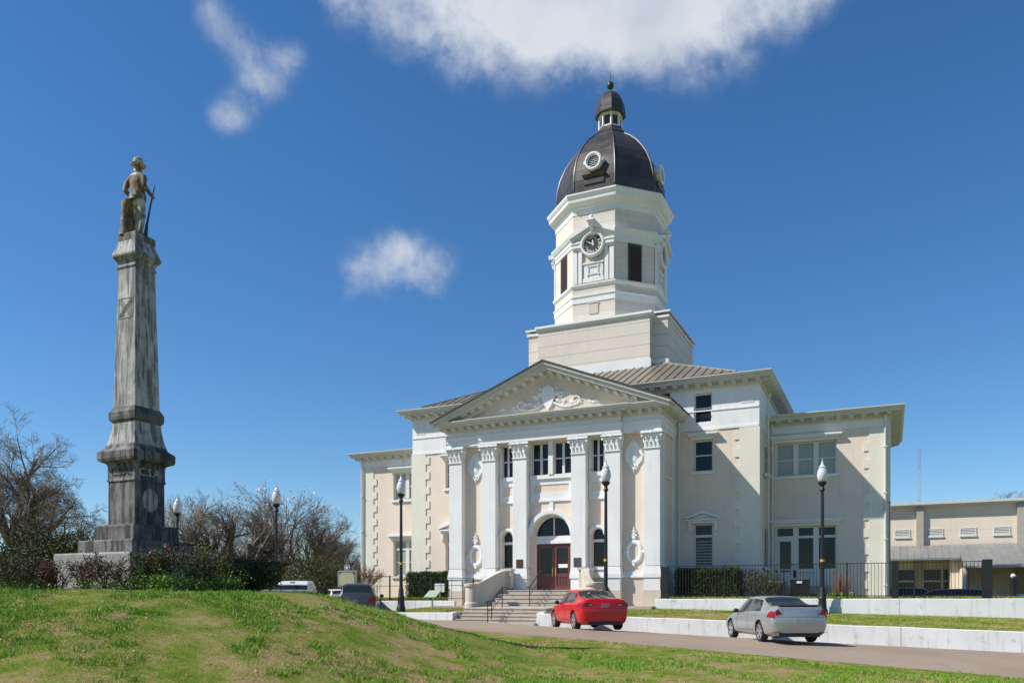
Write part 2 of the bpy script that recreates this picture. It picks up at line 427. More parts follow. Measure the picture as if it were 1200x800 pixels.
ground = grid_mesh('ground', sl, tl, lambda S,T: G(S,T)-np.where(on_road(S,T), .05*(1-np.clip(mound(BX+S*CT+T*ST, BY-S*ST+T*CT)*40,0,1)), 0), M['grass'])
rs_ = np.array(sorted(set(list(np.arange(-24,60,.6))+[-6.31,-6.29]))); rt_ = np.array(list(np.arange(-14.0,-6.0,.5))+[-6.12,-6.1,-6.05])
def wob(S, T):   # slightly ragged near edge
    return T
road = grid_mesh('road', rs_, rt_, lambda S,T: road_z(S,T)+.006-np.where(mound(BX+S*CT+T*ST, BY-S*ST+T*CT)>.02, 1.5*mound(BX+S*CT+T*ST, BY-S*ST+T*CT), 0), M['road'])
drive = grid_mesh('drive', np.arange(-24,-6.2,.8875), np.arange(-6.05,30.2,1.0), lambda S,T: G(S,T,True)+.012, M['road'], keep=lambda s,t: ~((s > -15.4) & (t > -1.6)))

# ------------------------------------------------------------------ courthouse
CB = thing('courthouse', 'cream and white domed courthouse with clock tower and pedimented portico', 'courthouse', (BX,BY,0), -TH)
FR = lambda t0: (lambda u,d,z: (u, t0+d, z))
SR = lambda s0: (lambda u,d,z: (s0-d, u, z))
SL = lambda s0: (lambda u,d,z: (-s0+d, u, z))
def wall_holes(mb, u0, u1, z0, z1, th, holes):
    us = sorted({u0,u1}|{h[0] for h in holes}|{h[1] for h in holes}); zs = sorted({z0,z1}|{h[2] for h in holes}|{h[3] for h in holes})
    for a,b in zip(us,us[1:]):
        run = None
        for c,d in zip(zs,zs[1:]):
            hole = any(h[0]-1e-4<=a and b<=h[1]+1e-4 and h[2]-1e-4<=c and d<=h[3]+1e-4 for h in holes)
            if not hole:
                run = [c,d] if run is None else [run[0],d]
            if hole and run: mb.box(a,b,0,th,*run); run = None
        if run: mb.box(a,b,0,th,*run)
def arch_fill(mb, cx, r, zs, zt, d0, d1, n=14):
    for k in range(n):
        a0 = math.pi*k/n; a1 = math.pi*(k+1)/n
        x0,q0 = cx-r*math.cos(a0), zs+r*math.sin(a0); x1,q1 = cx-r*math.cos(a1), zs+r*math.sin(a1)
        mb.prism([(x0,q0),(x1,q1),(x1,zt),(x0,zt)], d0, d1)
def arch_ring(mb, cx, r0, r1, zs, d0, d1, n=18, a_from=0, a_to=math.pi):
    for k in range(n):
        a0 = a_from+(a_to-a_from)*k/n; a1 = a_from+(a_to-a_from)*(k+1)/n
        P = lambda r,a: (cx-r*math.cos(a), zs+r*math.sin(a))
        mb.prism([P(r0,a0),P(r0,a1),P(r1,a1),P(r1,a0)], d0, d1)
def half_disc(mb, cx, r, zs, d0, d1, n=16):
    mb.prism([(cx-r*math.cos(math.pi*k/n), zs+r*math.sin(math.pi*k/n)) for k in range(n+1)], d0, d1)
def window(xf, u0, u1, z0, z1, cols=1, rail=None, transom=None, depth=.14, pane='glass', sill=True, hood=None, fw=.07, cw=.11, label=None, parent=None, slats=False):
    """frame (part) > pane, sill, hood (sub-parts)"""
    f = MB(xf); d0, d1 = depth, depth+.07
    f.box(u0,u0+fw,d0,d1,z0,z1); f.box(u1-fw,u1,d0,d1,z0,z1); f.box(u0+fw,u1-fw,d0,d1,z1-fw,z1); f.box(u0+fw,u1-fw,d0,d1,z0,z0+fw)
    W = (u1-u0)/cols
    for k in range(1,cols): f.box(u0+W*k-cw/2,u0+W*k+cw/2,d0-.02,d1,z0+fw,z1-fw)
    if transom: f.box(u0+fw,u1-fw,d0-.006,d1,transom-.06,transom+.06)
    if rail:
        for k in range(cols): f.box(u0+W*k+(fw if k==0 else cw/2),u0+W*(k+1)-(fw if k==cols-1 else cw/2),d0+.02,d1,rail-.03,rail+.03)
    fo = f.build('window', M['frame'], parent or CB)
    if label: fo['label'] = label
    p = MB(xf).box(u0+.02,u1-.02,d1-.02,d1+.02,z0+.02,z1-.02).build('pane', M[pane], fo)
    if slats:
        sm = MB(xf); zz = z0+.1
        while zz < (transom or z1)-.16:
            sm.add([(u0+fw,d1-.035,zz),(u1-fw,d1-.035,zz),(u1-fw,d1-.023,zz+.055),(u0+fw,d1-.023,zz+.055)],[(0,1,2,3)]); zz += .145
        sm.build('blind_slats', M['blind'], fo, recalc=False)
    if sill: MB(xf).box(u0-.1,u1+.1,-.10,d0,z0-.13,z0).build('sill', M['white'], fo)
    if hood == 'flat':
        h = MB(xf); h.box(u0-.12,u1+.12,-.06,.0,z1+.02,z1+.16); h.box(u0-.22,u1+.22,-.2,.0,z1+.163,z1+.25); h.box(u0-.27,u1+.27,-.26,.0,z1+.253,z1+.33)
        h.build('hood', M['white'], fo)
    if hood == 'pediment':
        h = MB(xf); c = (u0+u1)/2; w = (u1-u0)/2+.32
        h.box(c-w+.08,c+w-.08,-.12,.0,z1+.02,z1+.14); h.box(c-w,c+w,-.24,.0,z1+.143,z1+.22)
        for sg in (-1,1):
            h.prism([(c+sg*w,z1+.223),(c+sg*w,z1+.32),(c,z1+.62),(c,z1+.50)],-.27,0)
            h.taper(c+sg*(w-.16),-.07,.045,.07,z1-.38,.08,.068,z1+.018)
        h.prism([(c-w+.12,z1+.223),(c+w-.12,z1+.223),(c,z1+.50)],-.05,-.001)
        h.build('hood', M['white'], fo)
    return fo

# --- portico wall
PT = .42
fr = FR(PT)
mb = MB(fr)
bays = [(-4.78,-3.66),(-2.82,-1.95),(-1.12,1.12),(1.95,2.82),(3.66,4.78)]
holes = [(-1.0,1.0,2.5,6.2),(-2.74,-2.06,3.6,5.5),(2.06,2.74,3.6,5.5),(-2.72,-2.08,8.2,9.8),(2.08,2.72,8.2,9.8),(-1.06,-.12,8.2,9.8),(.12,1.06,8.2,9.8)]
wall_holes(mb,-5.2,5.2,1.6,9.9,.46,holes)
arch_fill(mb,0,1.0,5.2,6.2,0,.46,18)
for c in (-2.4,2.4): arch_fill(mb,c,.34,5.16,5.5,0,.46,10)
mb.build('portico_wall', M['beige'], CB)
for sg in (-1,1):   # side walls of the portico
    xs = sorted((sg*5.25,sg*5.52)); MB().box(xs[0],xs[1],PT+.005,2.9,1.6,9.9).build('portico_side_wall', M['beige'], CB)
    for t0,t1 in ((.43,.62),(2.35,2.895)):
        xs = sorted((sg*5.521,sg*5.60)); MB().box(xs[0],xs[1],t0,t1,1.6,9.86).build('corner_strip', M['white'], CB)
window(SR(5.52),1.15,1.95,7.9,9.5,1,8.7,depth=.05); window(SR(5.52),1.15,1.95,3.6,5.7,1,4.6,depth=.05)
# base courses of portico
for a,b in bays:
    if a == -1.12: continue
    MB(fr).box(a,b,-.12,-.001,3.08,3.2).box(a,b,-.07,-.001,3.203,3.36).build('base_moulding', M['white'], CB)
    MB(fr).box(a,b,-.05,-.0015,1.6,3.075).box(a,b,-.085,-.051,1.6,2.48).build('base_course', M['tan'], CB)
# bay panels above the arches
mb = MB(fr)
for a,b in ((-2.82,-1.95),(1.95,2.82)):
    mb.box(a,b,-.1,-.002,8.0,8.19); 
    c=(a+b)/2; h=(b-a)/2
    mb.box(a,b,-.035,-.002,7.72,7.998); mb.box(a,b,-.035,-.002,6.98,7.25); mb.box(a,c-h+.17,-.035,-.002,7.252,7.718); mb.box(c+h-.17,b,-.035,-.002,7.252,7.718)
    mb.box(a,a+.12,-.03,-.002,8.2,9.86); mb.box(b-.12,b,-.03,-.002,8.2,9.86)
    mb.box(a,b,-.07,-.002,6.88,6.975)
a,b=-1.12,1.12
mb.box(a,b,-.12,-.002,8.0,8.19); mb.box(a,b,-.035,-.002,7.72,7.998); mb.box(a,b,-.035,-.002,6.98,7.33); mb.box(a,a+.2,-.035,-.002,7.332,7.718); mb.box(b-.2,b,-.035,-.002,7.332,7.718)
mb.box(a,b,-.07,-.002,6.88,6.975); mb.box(-.10,.10,-.05,-.002,6.42,6.878)
mb.box(-.12,.12,-.16,-.002,8.2,9.86); mb.box(a,a+.07,-.03,-.002,8.2,9.86); mb.box(b-.07,b,-.03,-.002,8.2,9.86)
mb.build('bay_panel', M['white'], CB)
for a,b in ((-2.72,-2.08),(2.08,2.72)): window(fr,a,b,8.2,9.8,2,9.0,depth=.12,sill=False,fw=.05,cw=.10)
for a,b in ((-1.06,-.12),(.12,1.06)): window(fr,a,b,8.2,9.8,2,9.0,depth=.12,sill=False,fw=.05,cw=.12)
# arched side windows
for c in (-2.4,2.4):
    f = MB(fr); d0,d1=.22,.28
    arch_ring(f,c,.29,.34,5.16,d0,d1,12); f.box(c-.34,c-.29,d0,d1,3.6,5.16); f.box(c+.29,c+.34,d0,d1,3.6,5.16); f.box(c-.29,c+.29,d0-.03,d1,4.82,4.95); f.box(c-.29,c+.29,d0,d1,3.6,3.66)
    fo = f.build('arched_window', M['frame'], CB)
    p = MB(fr); p.box(c-.3,c+.3,d1-.02,d1+.02,3.6,5.16); half_disc(p,c,.3,5.163,d1-.02,d1+.02); p.build('pane', M['glass'], fo)
    h = MB(fr); arch_ring(h,c,.36,.47,5.16,-.12,-.002,14); arch_ring(h,c,.30,.37,5.16,-.05,-.001,14)
    for sg in (-1,1): xs=sorted((c+sg*.345,c+sg*.41)); h.box(xs[0],xs[1],-.03,-.001,3.6,5.158)
    h.box(c-.41,c+.41,-.1,-.002,3.48,3.598)
    h.build('arch_moulding', M['white'], fo)
# --- entrance
e = MB(fr); arch_ring(e,0,1.06,1.24,5.2,-.2,-.002,24); arch_ring(e,0,1.0,1.07,5.2,-.09,-.001,24)
e.build('arch_moulding', M['white'], CB)
e = MB(fr)
for sg in (-1,1):
    xs = sorted((sg*.93,sg*1.0)); e.box(xs[0],xs[1],.30,.42,2.5,5.2)
arch_ring(e,0,.93,1.0,5.2,.30,.42,20)
dd = e.build('door_surround', M['white'], CB)
d = MB(fr); d.box(-.93,.93,.30,.42,4.98,5.2); d.box(-.93,.93,.26,.42,4.82,4.978); d.box(-.025,.025,.32,.42,5.2,6.12)
d.build('transom', M['white'], dd)
d = MB(fr); half_disc(d,0,.94,5.2,.39,.43); d.build('fanlight', M['glass'], dd)
fo = MB(fr); fo.box(-.93,-.85,.32,.42,2.5,4.82); fo.box(.85,.93,.32,.42,2.5,4.82); fo.box(-.85,.85,.32,.42,4.74,4.82)
dfr = fo.build('door_frame', M['door'], CB)
for sg in (-1,1):
    d = MB(fr); a,b = sorted((sg*.012,sg*.848)); d.box(a,a+.12,.36,.42,2.52,4.73); d.box(b-.12,b,.36,.42,2.52,4.73); d.box(a+.12,b-.12,.36,.42,4.6,4.73); d.box(a+.12,b-.12,.36,.42,2.52,2.72); d.box(a+.12,b-.12,.36,.42,3.16,3.34)
    d.box(a+.12,b-.12,.39,.42,2.72,3.16)
    for k in range(1,4): x=a+.12+(b-a-.24)*k/4; d.box(x-.02,x+.02,.365,.39,2.72,3.16)
    dl = d.build('door', M['door'], CB)
    MB(fr).box(a+.11,b-.11,.395,.415,3.34,4.6).build('glass', M['glass'], dl)
    MB(fr).box((-.10 if sg<0 else .07),(-.07 if sg<0 else .10),.31,.355,3.2,3.62).build('handle', M['gold'], dl)
    if sg > 0:
        n = MB(fr).box(.22,.70,.375,.392,3.62,3.80).build('notice', M['paper'], dl)
# plaques on the inner pilasters
MB().box(-1.72,-1.37,-.03,-.001,3.62,4.03).build('plaque', M['bronze'], CB)['label'] = 'bronze brown plaque'
MB().box(1.32,1.69,-.03,-.001,3.62,4.05).build('plaque', M['slate'], CB)['label'] = 'dark grey plaque'
# --- pilasters
def capital(c, parent, wd=.76):
    m = MB(); h = wd/2
    m.box(c-h-.0,c+h+.0,-.03,PT-.004,9.06,9.10)
    m.box(c-h-.02,c+h+.02,-.05,PT-.004,9.04,9.07)
    rings = []
    for z,o in ((9.10,-.02),(9.3,0.0),(9.5,.03),(9.62,.09),(9.70,.13)):
        rings.append([(c-h-o,-.0-o,z),(c+h+o,-.0-o,z),(c+h+o,PT-.004,z),(c-h-o,PT-.004,z)])
    m.loft(rings)
    m.box(c-h-.15,c+h+.15,-.17,PT-.004,9.73,9.80); m.box(c-h-.12,c+h+.12,-.13,PT-.004,9.801,9.855)
    # acanthus leaves in two rows and corner volutes
    for row,(z0,hh,n,off) in enumerate(((9.12,.26,4,0),(9.30,.27,3,.0))):
        for k in range(n):
            x = c-h+(k+.5)*wd/n; w = wd/n*.40
            m.loft([[(x-w*q,-.012-y0*.6,z),(x-w*q*.4,-.032-y0*.6,z),(x+w*q*.4,-.032-y0*.6,z),(x+w*q,-.012-y0*.6,z),(x,.02,z)] for z,q,y0 in ((z0,1,0.0),(z0+hh*.5,1.0,.01+.02*row),(z0+hh*.8,.7,.05+.02*row),(z0+hh*.95,.35,.10+.02*row),(z0+hh*.78,.25,.125+.02*row))])
    for sg in (-1,1):
        m.ellipsoid((c+sg*(h+.07),-.10,9.62),.07,.045,.07,8,5)
        m.ellipsoid((c+sg*.14,-.07,9.6),.045,.035,.045,7,4)
        m.loft([[(c+sg*(h+.02),y,z) for y,z in ((0.05,9.3),(.3,9.3),(.3,9.5),(.05,9.5))],[(c+sg*(h+.08),y,z) for y,z in ((0.08,9.4),(.27,9.4),(.27,9.6),(.08,9.6))]])
    m.ellipsoid((c,-.15,9.76),.07,.05,.07,7,4)
    return m.build('capital', M['white'], parent, smooth=35)
for c in (-5.18,-3.26,-1.55,1.55,3.26,5.18):
    h = .37
    p = MB().box(c-h,c+h,0,PT-.002,3.62,9.04).build('pilaster', M['white'], CB)
    capital(c, p)
    b = MB(); b.box(c-h-.01,c+h+.01,-.02,PT-.003,2.48,3.06); b.taper(c,.17,h+.06,.23,3.063,h+.06,.23,3.24); b.taper(c,.18,h+.055,.225,3.242,h+.005,.185,3.60)
    b.build('base', M['white'], p)
    MB().box(c-h-.05,c+h+.05,-.05,PT-.003,1.6,2.478).build('plinth', M['tan'], p)
# --- cartouches, oval wreaths
for c in (-4.2,4.2):
    pts = []
    for k in range(48):
        a = 2*math.pi*k/48; x = abs(math.cos(a))**1.75*math.copysign(.46,math.cos(a)); z = abs(math.sin(a))**1.6*math.copysign(.78,math.sin(a))
        q = 1+.05*math.cos(12*a); pts.append((c+x*q, 8.84+z*q))
    m = MB(fr); m.prism(pts,-.07,-.001); m.ellipsoid((c,-.06,8.84),.20,.035,.42,16,8)
    for dx,dz,r in ((0,.62,.06),(0,-.64,.07),(-.08,-.52,.05),(.08,-.52,.05)): m.ellipsoid((c+dx,-.07,8.84+dz),r,.04,r,8,5)
    m.build('cartouche', M['white'], CB, smooth=30)
    m = MB(fr); z0 = 4.28; n = 32
    ring = lambda r,y: [(c+r*.70*math.cos(2*math.pi*k/n), y, z0+r*math.sin(2*math.pi*k/n)) for k in range(n)]
    m.loft([ring(.37,-.001),ring(.37,-.05),ring(.44,-.09),ring(.52,-.09),ring(.60,-.04),ring(.60,-.001)],cap=False)
    for dx,dz,r in ((0,.68,.11),(0,.84,.09),(-.1,.78,.06),(.1,.78,.06),(0,1.0,.07),(-.08,.95,.045),(.08,.95,.045),(0,1.12,.05),(-.45,0,.08),(.45,0,.08),(0,-.6,.08)): m.ellipsoid((c+dx,-.06,z0+dz),r,.05,r,8,5)
    m.build('oval_wreath', M['white'], CB, smooth=35)
# --- entablature and pediment
ENT = [(-.45,9.862),(0,9.862),(0,10.06),(.035,10.062),(.035,10.25),(.09,10.29),(.09,10.34),(.0,10.345),(.0,10.62),(-.45,10.62)]
U = [(-5.62,2.895),(-5.62,-.02),(5.62,-.02),(5.62,2.895)]
MB().sweep(U,ENT).sweep([(-3.72,.2),(-3.72,-.14),(3.72,-.14),(3.72,.2)],[(o,z+.003) for o,z in ENT[1:-1]]+[(-.1,10.622),(-.1,9.865)]).build('entablature', M['white'], CB)
def cornice_prof(z, o=1.0, top=.02):
    return [(-.25,z-.02),(.06,z-.02),(.10,z+.06),(.10,z+.20),(.54*o,z+.22),(.54*o,z+.31),(.60*o,z+.34),(.70*o,z+.43),(.70*o,z+.47),(-.25,z+.47+top)]
def modillions(mb, path, z, sp, w, o0=.09, o1=.46, h=.15):
    for (x0,y0),(x1,y1) in zip(path,path[1:]):
        L = math.hypot(x1-x0,y1-y0); n = max(1,int(round(L/sp))); dx,dy=(x1-x0)/L,(y1-y0)/L; nx,ny = dy,-dx
        for k in range(n+1):
            t_ = min(max(k/n*L, w/2-.3), L-w/2+.3); cx,cy = x0+dx*t_, y0+dy*t_
            P = lambda a,b,zz: (cx+dx*a+nx*b, cy+dy*a+ny*b, zz)
            mb.add([P(-w/2,o0,z+.19-h),P(w/2,o0,z+.19-h),P(w/2,o1,z+.19-h*.45),P(-w/2,o1,z+.19-h*.45),P(-w/2,o0,z+.217),P(w/2,o0,z+.217),P(w/2,o1,z+.217),P(-w/2,o1,z+.217)],
                   [(0,3,2,1),(4,5,6,7),(0,1,5,4),(1,2,6,5),(2,3,7,6),(3,0,4,7)])
m = MB(); m.sweep(U,cornice_prof(10.62,.85)); modillions(m,U,10.62,.47,.2,.09,.40)
m.sweep([(-3.72,.2),(-3.72,-.12),(3.72,-.12),(3.72,.2)],[(o,z+.004) for o,z in cornice_prof(10.62,.85)])
modillions(m,[(-3.72,-.12),(3.72,-.12)],10.624,.47,.2,.2,.40)
m.build('cornice', M['cornice'], CB)
m = MB(); TW = 6.22; TZ = 11.06; AP = 13.50; SLP = (AP-TZ)/TW
def rake(mb, sg, o0, o1, y0, y1, x0=0.0, xe=TW):
    z = lambda x,o: AP - SLP*x - o
    mb.prism([(sg*x0,z(x0,o0)),(sg*xe,z(xe,o0)),(sg*xe,z(xe,o1)),(sg*x0,z(x0,o1))], y0, y1)
for sg in (-1,1):
    rake(m,sg,.0,.12,-.74,.3); rake(m,sg,.121,.30,-.62,.3,0,TW-.1); rake(m,sg,.301,.58,-.14,.3,0,TW-.9)
    k = .25
    while k < TW-1.4:
        z = AP-SLP*k-.302; w=.1
        m.add([(sg*(k-w),-.5,z+SLP*w-.14*.6),(sg*(k+w),-.5,z-SLP*w-.14*.6),(sg*(k+w),-.139,z-SLP*w-.17),(sg*(k-w),-.139,z+SLP*w-.17),(sg*(k-w),-.5,z+SLP*w-.001),(sg*(k+w),-.5,z-SLP*w-.001),(sg*(k+w),-.139,z-SLP*w-.001),(sg*(k-w),-.139,z+SLP*w-.001)],
              [(0,3,2,1),(4,5,6,7),(0,1,5,4),(1,2,6,5),(2,3,7,6),(3,0,4,7)]); k += .47
m.build('raking_cornice', M['cornice'], CB)
MB().prism([(-5.7,10.95),(5.7,10.95),(0,13.1)],.02,.3).build('tympanum', M['tympanum'], CB)
m = MB()
for sg in (-1,1):
    z = lambda x: AP-SLP*x
    m.prism([(0,z(0)+.004),(sg*(TW+.05),z(TW+.05)+.004),(sg*(TW+.05),z(TW+.05)+.07),(0,z(0)+.07)],-.80,4.6)
m.build('portico_roof', M['edge'], CB)
for sg in (-1,1):   # side eaves of the portico
    x = sorted((sg*5.7,sg*6.20)); MB().box(x[0],x[1],-.55,2.89,11.112,11.16).build('side_eave', M['cornice'], CB)
# relief in the tympanum: shield, scrolls and leaves
m = MB()
m.prism([(-.30,12.35),(-.36,12.0),(-.2,11.55),(0,11.30),(.2,11.55),(.36,12.0),(.30,12.35),(0,12.52)],-.07,.021)
random.seed(5)
for dx,dz,r in ((-.45,12.1,.16),(-.6,11.95,.13),(.45,12.1,.16),(.62,11.95,.13),(-.5,11.7,.12),(.5,11.75,.12),(0,12.2,.2),(-.42,12.35,.1),(.42,12.35,.1),(.72,12.1,.1),(-.75,12.05,.1)): m.ellipsoid((dx,.01,dz),r,.06,r*.8,9,5)
for sg in (-1,1):
    pts = [(sg*(.25+1.5*q), .0, 11.36+.30*(1-q)**2+.12*math.sin(q*3.1)*-1+.30*q*q) for q in np.linspace(0,1,12)]
    m.tube(pts,[.06-.03*q for q in np.linspace(0,1,12)],6)
    sp = [(sg*(1.42+.22*math.cos(a)*(1-a/9)), .0, 11.68+.2*math.sin(a)*(1-a/9)) for a in np.linspace(-2,5,16)]
    m.tube(sp,.045,6)
    for k in range(16):
        q = random.random(); x = .6+q*2.0; z = 11.62-.1*q+random.uniform(-.16,.14)*(1.2-q); r = random.uniform(.05,.11)
        m.ellipsoid((sg*x,.01,z),r*1.4,.05,r*.7,7,4)
m.build('relief_ornament', M['white'], CB, smooth=40)

# --- main block
HW, T0, T1 = 9.55, 2.9, 17.5
for sg, F_ in ((1,FR(T0)),(-1,FR(T0))):
    h = [tuple(sorted((sg*6.47,sg*7.40)))+(3.57,5.72), tuple(sorted((sg*6.47,sg*7.40)))+(8.25,9.78)]
    m = MB(F_); u = sorted((sg*5.3,sg*HW)); wall_holes(m,u[0],u[1],1.6,10.3,.3,h)
    m.build('main_wall', M['beige'], CB)
    m = MB(F_); hz_ = tuple(sorted((sg*6.47,sg*7.36)))+(10.62,12.06); wall_holes(m,u[0],sorted((sg*5.3,sg*(HW+.02)))[1] if sg>0 else u[1],10.303,12.25,.3,[hz_])
    m.box(u[0],u[1],-.035,-.001,11.16,11.22); m.box(u[0],u[1],-.05,-.001,10.24,10.34)
    xs = sorted((sg*8.75,sg*9.3))
    for a_,b_,c_,d_ in ((xs[0],xs[1],11.95,12.0),(xs[0],xs[1],11.4,11.45),(xs[0],xs[0]+.05,11.452,11.948),(xs[1]-.05,xs[1],11.452,11.948)): m.box(a_,b_,-.02,-.001,c_,d_)
    m.build('frieze', M['white'], CB)
    a,b = sorted((sg*6.47,sg*7.40))
    w = window(F_,a,b,3.57,5.72,1,None,5.12,pane='glass' if sg>0 else 'brownpane',hood='pediment',slats=sg>0)
    window(F_,a,b,8.25,9.78,1,9.05,hood='flat'); window(F_,a,hz_[1],10.62,12.06,1,11.35,sill=False)
    # quoins
    q = MB(F_); xi = 8.66
    us = sorted((sg*xi,sg*(HW+.045))); q.box(us[0],us[1],-.045,-.001,1.6,10.235)
    zz = 2.0+.2
    while zz < 9.8:
        ts = sorted((sg*(xi-.24),sg*(xi+.001))); q.box(ts[0],ts[1],-.045,-.002,zz,zz+.42); zz += .83
    ob = q.build('quoin', M['cream'], CB)
m = MB()
for sg in (-1,1):
    xs = sorted((sg*(HW-.3),sg*HW)); m.box(xs[0],xs[1],T0+.303,T1,1.6,10.3)
m.box(-HW,HW,T1+.002,T1+.3,1.6,12.25)
m.build('main_side_wall', M['beige'], CB)
m = MB()
for sg in (-1,1):
    xs = sorted((sg*(HW-.3),sg*(HW+.012))); m.box(xs[0],xs[1],T0+.304,T1,10.304,12.25)
    xs = sorted((sg*(HW+.002),sg*(HW+.05))); m.box(xs[0],xs[1],T0+.01,T1,10.24,10.34)
m.build('side_frieze', M['white'], CB)
for sg in (-1,1):
    xs = sorted((sg*(HW+.001),sg*(HW+.04))); MB().box(xs[0],xs[1],T0+.005,T0+.9,1.6,10.235).build('quoin_return', M['cream'], CB)
for z0,z1 in ((3.6,5.6),(8.2,9.6)): window(SR(HW+.16),4.35,5.15,z0,z1,1,(z0+z1)/2,depth=.1)
rect = [(-HW,T0),(HW,T0),(HW,T1),(-HW,T1)]
m = MB(); m.sweep(rect,cornice_prof(12.25,.95),closed=True); modillions(m,rect+[rect[0]],12.25,.56,.22); m.build('cornice', M['cornice'], CB)
# hipped roof with standing seams
m = MB(); ez = 12.76; ts_ = T0-.6; hx = 8.6; k = 5.1; rise = .47
def pr(s, d): return ez+rise*d
bx0,bx1,by0,by1 = -hx,hx,ts_,20.4-ts_
v = [(bx0,by0,ez),(bx1,by0,ez),(bx1,by1,ez),(bx0,by1,ez),(bx0+k,by0+k,ez+rise*k),(bx1-k,by0+k,ez+rise*k),(bx1-k,by1-k,ez+rise*k),(bx0+k,by1-k,ez+rise*k)]
m.add(v,[(0,1,5,4),(1,2,6,5),(2,3,7,6),(3,0,4,7),(4,5,6,7),(0,3,2,1)])
def seam(p,q):
    p=Vector(p);q=Vector(q); m.tube([p+Vector((0,0,.02)),q+Vector((0,0,.02))],.035,4)
x = bx0+.25
while x < bx1:
    d = min(k, x-bx0, bx1-x); seam((x,by0,ez),(x,by0+d,ez+rise*d)); seam((x,by1,ez),(x,by1-d,ez+rise*d)); x += .45
y = by0+.25
while y < by1:
    d = min(k, y-by0, by1-y)
    if d > .05: seam((bx0,y,ez),(bx0+d,y,ez+rise*d)); seam((bx1,y,ez),(bx1-d,y,ez+rise*d))
    y += .45
for a,b in ((0,4),(1,5),(2,6),(3,7)): m.tube([v[a],v[b]],.06,5)
m.box(-HW-.05,HW+.05,T0-.05,T1+.05,12.60,12.755)
m.build('roof', M['roof'], CB)

# --- wings
WW, W0, W1 = 15.15, 5.9, 14.5
for sg in (1,-1):
    F_ = FR(W0); u = sorted((sg*(HW+.001),sg*WW))
    a,b = sorted((sg*9.95,sg*12.80))
    m = MB(F_); wall_holes(m,u[0],u[1],1.2,10.33,.3,[(a,b,3.5 if sg<0 else 2.75,5.68),(a,b,8.2,9.86)]); 
    xs = sorted((sg*(WW-.3),sg*WW)); 
    m.xf = None; m.box(xs[0],xs[1],W0+.303,W1,1.2,10.33); m.box(u[0],u[1],W1+.002,W1+.3,1.2,10.33)
    m.build('wing_wall', M['beige'], CB)
    m = MB(F_); m.box(u[0],u[1] if sg>0 else u[1],-.02,.3,10.333,10.75); m.xf=None; xs2 = sorted((sg*(WW-.3),sg*(WW+.02))); m.box(xs2[0],xs2[1],W0+.304,W1,10.334,10.75)
    m.build('frieze', M['white'], CB)
    window(F_,a,b,8.2,9.86,3,9.02,hood='flat',cw=.24,pane='blind' if sg>0 else 'blind',label='upper three-light window with drawn blinds')
    if sg > 0:
        g = window(F_,a,b,3.5,5.68,3,None,5.16,hood='flat',cw=.26,sill=False,label='lower three-light window beside the side door')
        dmb = MB(F_); a1=a; 
        dmb.box(a+.95,b,.14,.22,2.75,3.5); dmb.box(a+.95,b,.05,.14,3.40,3.5)
        dmb.build('panel_below_window', M['frame'], CB)
        dm = MB(F_); dm.box(a+.07,a+.18,.12,.2,2.75,5.1); dm.box(a+.72,a+.82,.12,.2,2.75,5.1); dm.box(a+.18,a+.72,.12,.2,4.95,5.1); dm.box(a+.18,a+.72,.12,.2,2.75,3.42)
        sdr = dm.build('side_door', M['frame'], CB); MB(F_).box(a+.17,a+.73,.16,.18,3.4,4.96).build('glass', M['glass'], sdr)
        MB(F_).box(a+.74,a+.79,.07,.12,3.75,3.85).build('handle', M['gold'], sdr)
        dmb = MB(F_).box(a-.1,b+.1,-.9,.3,2.3,2.72).build('door_step', M['concrete'], CB)
    else:
        window(F_,a,b,3.5,5.68,3,4.35,5.16,hood='flat',cw=.24,pane='blind',label='lower three-light window with drawn blinds')
    q = MB(F_); xi = 14.25; us = sorted((sg*xi,sg*(WW+.045))); q.box(us[0],us[1],-.045,-.001,1.2,10.325)
    zz = 2.55
    while zz < 9.9:
        tt = sorted((sg*(xi-.24),sg*(xi+.001))); q.box(tt[0],tt[1],-.045,-.002,zz,zz+.42); zz += .83
    q.xf=None; xs = sorted((sg*(WW+.001),sg*(WW+.04))); q.box(xs[0],xs[1],W0+.005,W0+.9,1.2,10.325)
    q.build('quoin', M['cream'], CB)
    path = [(HW+.01,W0),(WW,W0),(WW,W1),(HW+.01,W1)] if sg>0 else [(-HW-.01,W1),(-WW,W1),(-WW,W0),(-HW-.01,W0)]
    m = MB(); m.sweep(path,cornice_prof(10.72,.95)); modillions(m,path,10.72,.56,.22); m.build('cornice', M['cornice'], CB)
    m = MB(); xs = sorted((sg*(HW+.02),sg*(WW+.45))); m.box(xs[0],xs[1],W0-.45,W1+.45,11.15,11.225); m.build('wing_roof', M['roof'], CB)
# downspouts
def pipe(x,y,z0,z1,hx_=0,hy=0):
    m = MB(); m.tube([(x,y,z0),(x,y,z1-.35),(x+hx_*.5,y+hy*.5,z1)],.055,8)
    for z in np.arange(z0+.6,z1-.6,2.2): m.box(x-.08,x+.08,y-.065,y+.09,z,z+.05)
    m.build('downspout', M['frame'], CB, smooth=40)
pipe(5.80,2.80,2.1,10.7,-.0,-.2); pipe(9.80,5.80,2.1,10.8,0,-.3); pipe(14.98,5.77,2.1,10.8,0,-.3); pipe(-5.80,2.80,2.1,10.7,0,-.2)
pipe(-15.05,5.77,1.3,10.8,0,-.3); pipe(9.72,4.9,2.1,12.2,.2,0)

